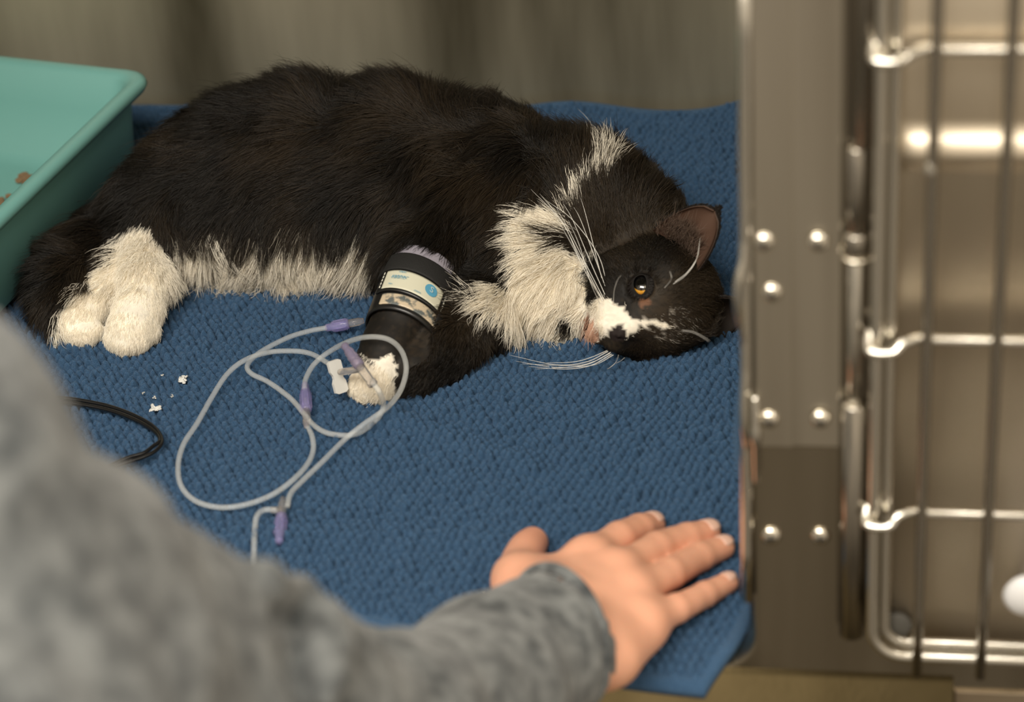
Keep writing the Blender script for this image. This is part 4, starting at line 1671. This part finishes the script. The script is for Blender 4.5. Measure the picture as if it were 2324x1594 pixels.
for k in range(len(prof)):
    l = (k + 1) % len(prof)
    bm.faces.new((f0[k], f1[k], f1[l], f0[l]))
bmesh.ops.recalc_face_normals(bm, faces=bm.faces)
rel(link('clip', from_bm('clip', bm), M_clip, iv, smooth=False), iv)

# ------------------------------------------------------------------ black cable
M_cab = mat('black_cable', (0.008, 0.008, 0.009), 0.28)
cable = tag(empty('cable', tuple(P(330, 980, z=0))), 'thin black double cable curving out on the towel from under the grey sleeve', 'cable')
for off in (0, 9):
    l = [(-160, 930 + off, .7), (0, 905 + off, .7), (120, 902 + off, .7), (200, 912 + off, .7), (260, 926 + off, .7), (315, 948 + off, .7), (352, 972 + off, .7), (368 - off * .6, 1000, .8), (355 - off * .8, 1022 - off, .8), (325, 1038 - off, .8), (285, 1050 - off, .8), (220, 1070, .8), (120, 1110, .8), (-60, 1150, .8)]
    rel(link('strand', tube_mesh('strand', smooth_path(ivp(l), 8), .0013, 12), M_cab, cable), cable)

# ------------------------------------------------------------------ bits of white fluff on the towel
M_fluff = mat('fluff', (0.75, 0.75, 0.72), 0.9)
for (px, py, r, lab) in ((414, 862, 11, 'largest white crumb of fluff on the towel inside the tube loop edge'),
                         (353, 930, 14, 'torn white scrap of fluff on the towel above the black cable'),
                         (390, 901, 4, 'tiny white speck of fluff between the two bigger fluff scraps'),
                         (326, 893, 4, 'tiny white speck of fluff nearest the grey sleeve, above the cable'),
                         (368, 853, 4, 'tiny pale speck of fluff just beside the largest crumb of fluff'),
                         (1093, 1350, 8, 'white thread of fluff on the towel beside the cuff near the thumb'),
                         (352, 905, 5, 'tiny white speck of fluff directly behind the torn scrap of fluff')):
    c = P(px, py, z=0.0045)
    bm = bmesh.new()
    for k in range(16 if r > 6 else 4):
        q = c + np.array([rng.normal(0, r * .00011), rng.normal(0, r * .00013), rng.uniform(-.0003, .0012)])
        bmesh.ops.create_icosphere(bm, subdivisions=2, radius=r * .00011 * rng.uniform(.6, 1.2), matrix=Matrix.Translation(q) @ Matrix.Rotation(rng.uniform(0, 3), 4, 'Z') @ Matrix.Diagonal((1.6, .8, .5, 1)))
    me_ = from_bm('fluff_scrap', bm)
    for v in me_.vertices:
        v.co += Vector(rng.normal(0, .00018, 3))
    tag(link('fluff_scrap', me_, M_fluff), lab, 'fluff')

# ------------------------------------------------------------------ person reaching in: hand, arm and sweatshirt
thumb = [PT(1215, 1350, 2.9, 1.5), PT(1178, 1320, 2.7, 1.35), PT(1176, 1285, 2.0, 1.12), PT(1194, 1250, 1.5, 1.10), PT(1208, 1232, 1.25, .95)]
index = [PT(1335, 1272, 2.9, 1.10), PT(1405, 1224, 2.4, 1.00), PT(1452, 1203, 1.7, .92), PT(1480, 1192, 1.25, .80)]
middle = [PT(1400, 1305, 3.0, 1.10), PT(1492, 1245, 2.3, .96), PT(1560, 1222, 1.6, .88), PT(1607, 1208, 1.2, .76)]
ring_ = [PT(1432, 1352, 2.8, 1.06), PT(1520, 1302, 2.2, .93), PT(1590, 1264, 1.5, .84), PT(1640, 1243, 1.15, .72)]
pinky = [PT(1455, 1418, 2.4, .98), PT(1535, 1382, 1.8, .82), PT(1600, 1350, 1.3, .72), PT(1652, 1323, 1.0, .62)]
WR0, WR1 = PC(1255, 1380, 3.6), PC(1350, 1478, 3.2)
wr_dir = nrm(PC(1000, 1600, 7.0) - PC(1290, 1420, 3.5))


def hand_sd(p):
    d = None
    w = [(WR0, 1.55), (WR0 * .66 + WR1 * .34, 1.6), (WR0 * .33 + WR1 * .67, 1.6), (WR1, 1.35)]
    mcp = (index[0], middle[0], ring_[0], pinky[0])
    for (k0, r0), (k1, r1) in zip(w, mcp):
        e = sd_cone(p, k0 - np.array([0, 0, .004]), k1 - np.array([0, 0, .001]), r0 * cm, r1 * 1.05)
        d = e if d is None else smin(d, e, 2.2 * cm)
    for a, b in zip(mcp[:-1], mcp[1:]):
        d = smin(d, sd_cone(p, a[0] - np.array([0, 0, .002]), b[0] - np.array([0, 0, .002]), a[1] * .86, b[1] * .86), .8 * cm)
    d = smin(d, sd_cone(p, WR1 + np.array([.012, 0, -.006]), PC(1462, 1432, 1.9), 1.1 * cm, .9 * cm), 1.4 * cm)
    d = smin(d, sd_cone(p, WR0, thumb[0][0], 1.5 * cm, 1.45 * cm), 1.4 * cm)
    d = smin(d, sd_cone(p, thumb[1][0], index[0][0] - np.array([0, 0, .004]), 1.15 * cm, .95 * cm), 1.2 * cm)
    for s in (0, 1):
        e = sd_cone(p, WR0 if s == 0 else WR1, (WR0 if s == 0 else WR1) + wr_dir * .10, 1.55 * cm, 1.6 * cm)
        d = smin(d, e, 1.8 * cm)
    # knuckle row and faint tendons
    for ch in (index, middle, ring_, pinky):
        c = ch[0][0] + np.array([0, 0, .0030])
        d = smin(d, np.linalg.norm(p - c, axis=-1) - .74 * cm, 1.2 * cm)
        d = smin(d, sd_cone(p, c, (WR0 + WR1) / 2 + np.array([0, 0, .008]), .36 * cm, .25 * cm), 1.0 * cm)
    base = d
    out = base
    for ch, k in ((index, .8), (middle, .8), (ring_, .8), (pinky, .8), (thumb, 1.5)):
        fd = fine_chain(p, ch)
        if ch is not thumb:      # finger joints a touch wider than the phalanges
            for (c, r) in ch[1:3]:
                fd = smin(fd, np.linalg.norm(p - (c + np.array([0, 0, .0004])), axis=-1) - r * .99, .25 * cm)
        out = np.minimum(out, smin(base, fd, k * cm))
    return out


lo = np.array(PC(1150, 1200, 2)) - 0.05
allp = np.array([c for ch in (thumb, index, middle, ring_, pinky) for c, r in ch] + [WR0, WR1, WR0 + wr_dir * .1, WR1 + wr_dir * .1])
HV, HQ = surface_nets(hand_sd, allp.min(0) - .03, allp.max(0) + .03, 0.0015)


def skin_material():
    m = mat('skin', (0.72, 0.40, 0.27), 0.48)
    nt = m.node_tree
    b = nt.nodes['Principled BSDF']
    b.inputs['Subsurface Weight'].default_value = 0.25
    b.inputs['Subsurface Radius'].default_value = (1.0, .35, .2)
    b.inputs['Subsurface Scale'].default_value = 0.004
    a = nt.nodes.new('ShaderNodeAttribute')
    a.attribute_name = 'tone'
    nt.links.new(a.outputs['Color'], b.inputs['Base Color'])
    bump(m, 700, .25, .0005, 4)
    return m


me = np_mesh('person', HV, HQ)
tone = np.tile(np.array([0.80, 0.42, 0.28]), (len(HV), 1))
red = np.array([0.72, 0.30, 0.20])
for ch in (index, middle, ring_, pinky, thumb):
    for i, (c, r) in enumerate(ch):
        k = np.exp(-(np.linalg.norm(HV - c, axis=1) / (r * (1.3 if i else 1.1))) ** 2) * (.65 if i in (0,) else (.30 if i < 3 else .8))
        tone = tone + (red - tone) * k[:, None] * .75
tone *= (1 + .06 * vnoise(HV * 120, 61))[:, None]
ta = me.color_attributes.new('tone', 'FLOAT_COLOR', 'POINT')
ta.data.foreach_set('color', np.c_[np.clip(tone, 0, 1), np.ones(len(HV))].astype(np.float32).ravel())
person = tag(link('person', me, skin_material()), 'person in a grey sweatshirt reaching in, one bare hand resting flat on the towel', 'person')

# nails
M_nail = mat('nail', (0.80, 0.52, 0.42), 0.25)
for ch, w_, l_ in ((index, .50, .62), (middle, .52, .64), (ring_, .48, .60), (pinky, .40, .50)):
    c, r = ch[-1]
    d = nrm(ch[-1][0] - ch[-2][0])
    s = nrm(np.cross(d, [0, 0, 1.0]))
    u = np.cross(s, d)
    V, Q = [], []
    n_ = 9
    for i in range(n_):
        for j in range(n_):
            a = (-1 + 2 * j / (n_ - 1))
            t_ = i / (n_ - 1)
            wv = w_ * (1 - .25 * max(0, t_ - .6) ** 1.2 * 2) * (1 - .3 * max(0, .25 - t_) * 2)
            q = c + d * cm * (-.35 + (l_ + .35) * t_ - .10 * a * a * t_) 
            ang_ = a * 0.95 * wv / .5
            rr = r * (1.03 - .25 * max(0, t_ - .5) ** 2)
            drop = max(0, (t_ * (l_ + .35) - .35)) * cm
            rad_ = math.sqrt(max(rr * rr - (drop * .72) ** 2, 1e-8))
            V.append(q + rad_ * (math.cos(ang_) * u + math.sin(ang_) * s))
    for i in range(n_ - 1):
        for j in range(n_ - 1):
            k = i * n_ + j
            Q.append((k, k + 1, k + n_ + 1, k + n_))
    o = link('fingernail', np_mesh('fingernail', V, Q), M_nail, person)
    md = o.modifiers.new('s', 'SOLIDIFY')
    md.thickness = .0005
    md.offset = 0

# sweatshirt
CU = (WR0 + WR1) / 2 + wr_dir * 0.016 - np.array([0, 0, 0.0])
elbow = PC(560, 1640, 17.0)
S_for = [(CU + wr_dir * .012, .0405), (CU + wr_dir * .075 + np.array([0, 0, .002]), .041), (PC(880, 1690, 10.5), .046), (elbow, .060)]
S_up = [(elbow, .058), (PC(310, 1580, 23.0), .064), (PC(-20, 1430, 31.0), .072), (PC(-300, 1130, 38.0), .080)]
TORSO = PC(-420, 1950, 26.0)


def shirt_body(p):
    d = chain_sd(p, S_for, 1.5 * cm)
    d = smin(d, chain_sd(p, S_up, 2 * cm), 2.0 * cm)
    d = smin(d, np.linalg.norm((p - TORSO) * np.array([1, 1, 1]), axis=-1) - .15, 2 * cm)
    return d


fold_pts = []
dent_pts = []
for q in ((655, 1385), (690, 1420), (708, 1470), (705, 1520)):
    h_ = hit(shirt_body, *q)
    if h_ is not None:
        dent_pts.append((h_ + nrm(CAM - h_) * .003, .0130))
for q in ((598, 1318), (680, 1345), (735, 1400), (755, 1470), (748, 1540), (735, 1600)):
    h_ = hit(shirt_body, *q)
    if h_ is not None:
        fold_pts.append((h_ + nrm(CAM - h_) * .008, .0085))


def shirt_sd(p):
    d = shirt_body(p)
    if len(fold_pts) > 1:
        d = -smin(-d, chain_sd(p, dent_pts, .5 * cm), 1.2 * cm)
        d = smin(d, chain_sd(p, fold_pts, .5 * cm), .5 * cm)
    fade = np.clip(((p - CU) @ wr_dir - .02) / .06, 0.06, 1)
    d = d + (0.0055 * vnoise(p * np.array([22, 38, 30]), 71) + .0006 * vnoise(p * 75, 72)) * fade
    # open at the wrist
    cut = ((p - (CU + wr_dir * .002)) @ (-wr_dir))
    d = d + .0028 * np.exp(-((cut + .0065) / .0026) ** 2)
    d = np.maximum(d, cut)
    cavity = sd_cone(p, CU - wr_dir * .02, CU + wr_dir * .07, .0360, .033)
    d = np.maximum(d, -cavity)
    return d


allp = np.array([c for c, r in S_for + S_up] + [TORSO])
SV, SQ = surface_nets(shirt_sd, allp.min(0) - .16, allp.max(0) + .12, 0.004)


def knit():
    m = mat('grey_marl_knit', (0.2, 0.2, 0.2), 0.95)
    noise_color(m, (0.050, 0.056, 0.060), (0.215, 0.228, 0.230), 75, 8, (1, 1, 1), .32, .68)
    b = m.node_tree.nodes['Principled BSDF']
    b.inputs['Sheen Weight'].default_value = .25
    b.inputs['Specular IOR Level'].default_value = .1
    bump(m, 1500, .35, .0008, 2)
    return m


M_knit = knit()
shirt = link('sweatshirt', np_mesh('sweatshirt', SV, SQ), M_knit, person)
# rolled cuff edge round the wrist
crossv = nrm(WR1 - WR0)
upv = np.cross(wr_dir, crossv)
if upv[2] < 0:
    upv = -upv
ringp = []
for k in range(56):
    a = 2 * math.pi * k / 56
    ringp.append(CU + wr_dir * .001 + crossv * .0410 * math.cos(a) + upv * .0400 * math.sin(a))
link('cuff', tube_mesh('cuff', np.array(ringp), .0036, 10, closed=True), M_knit, shirt)
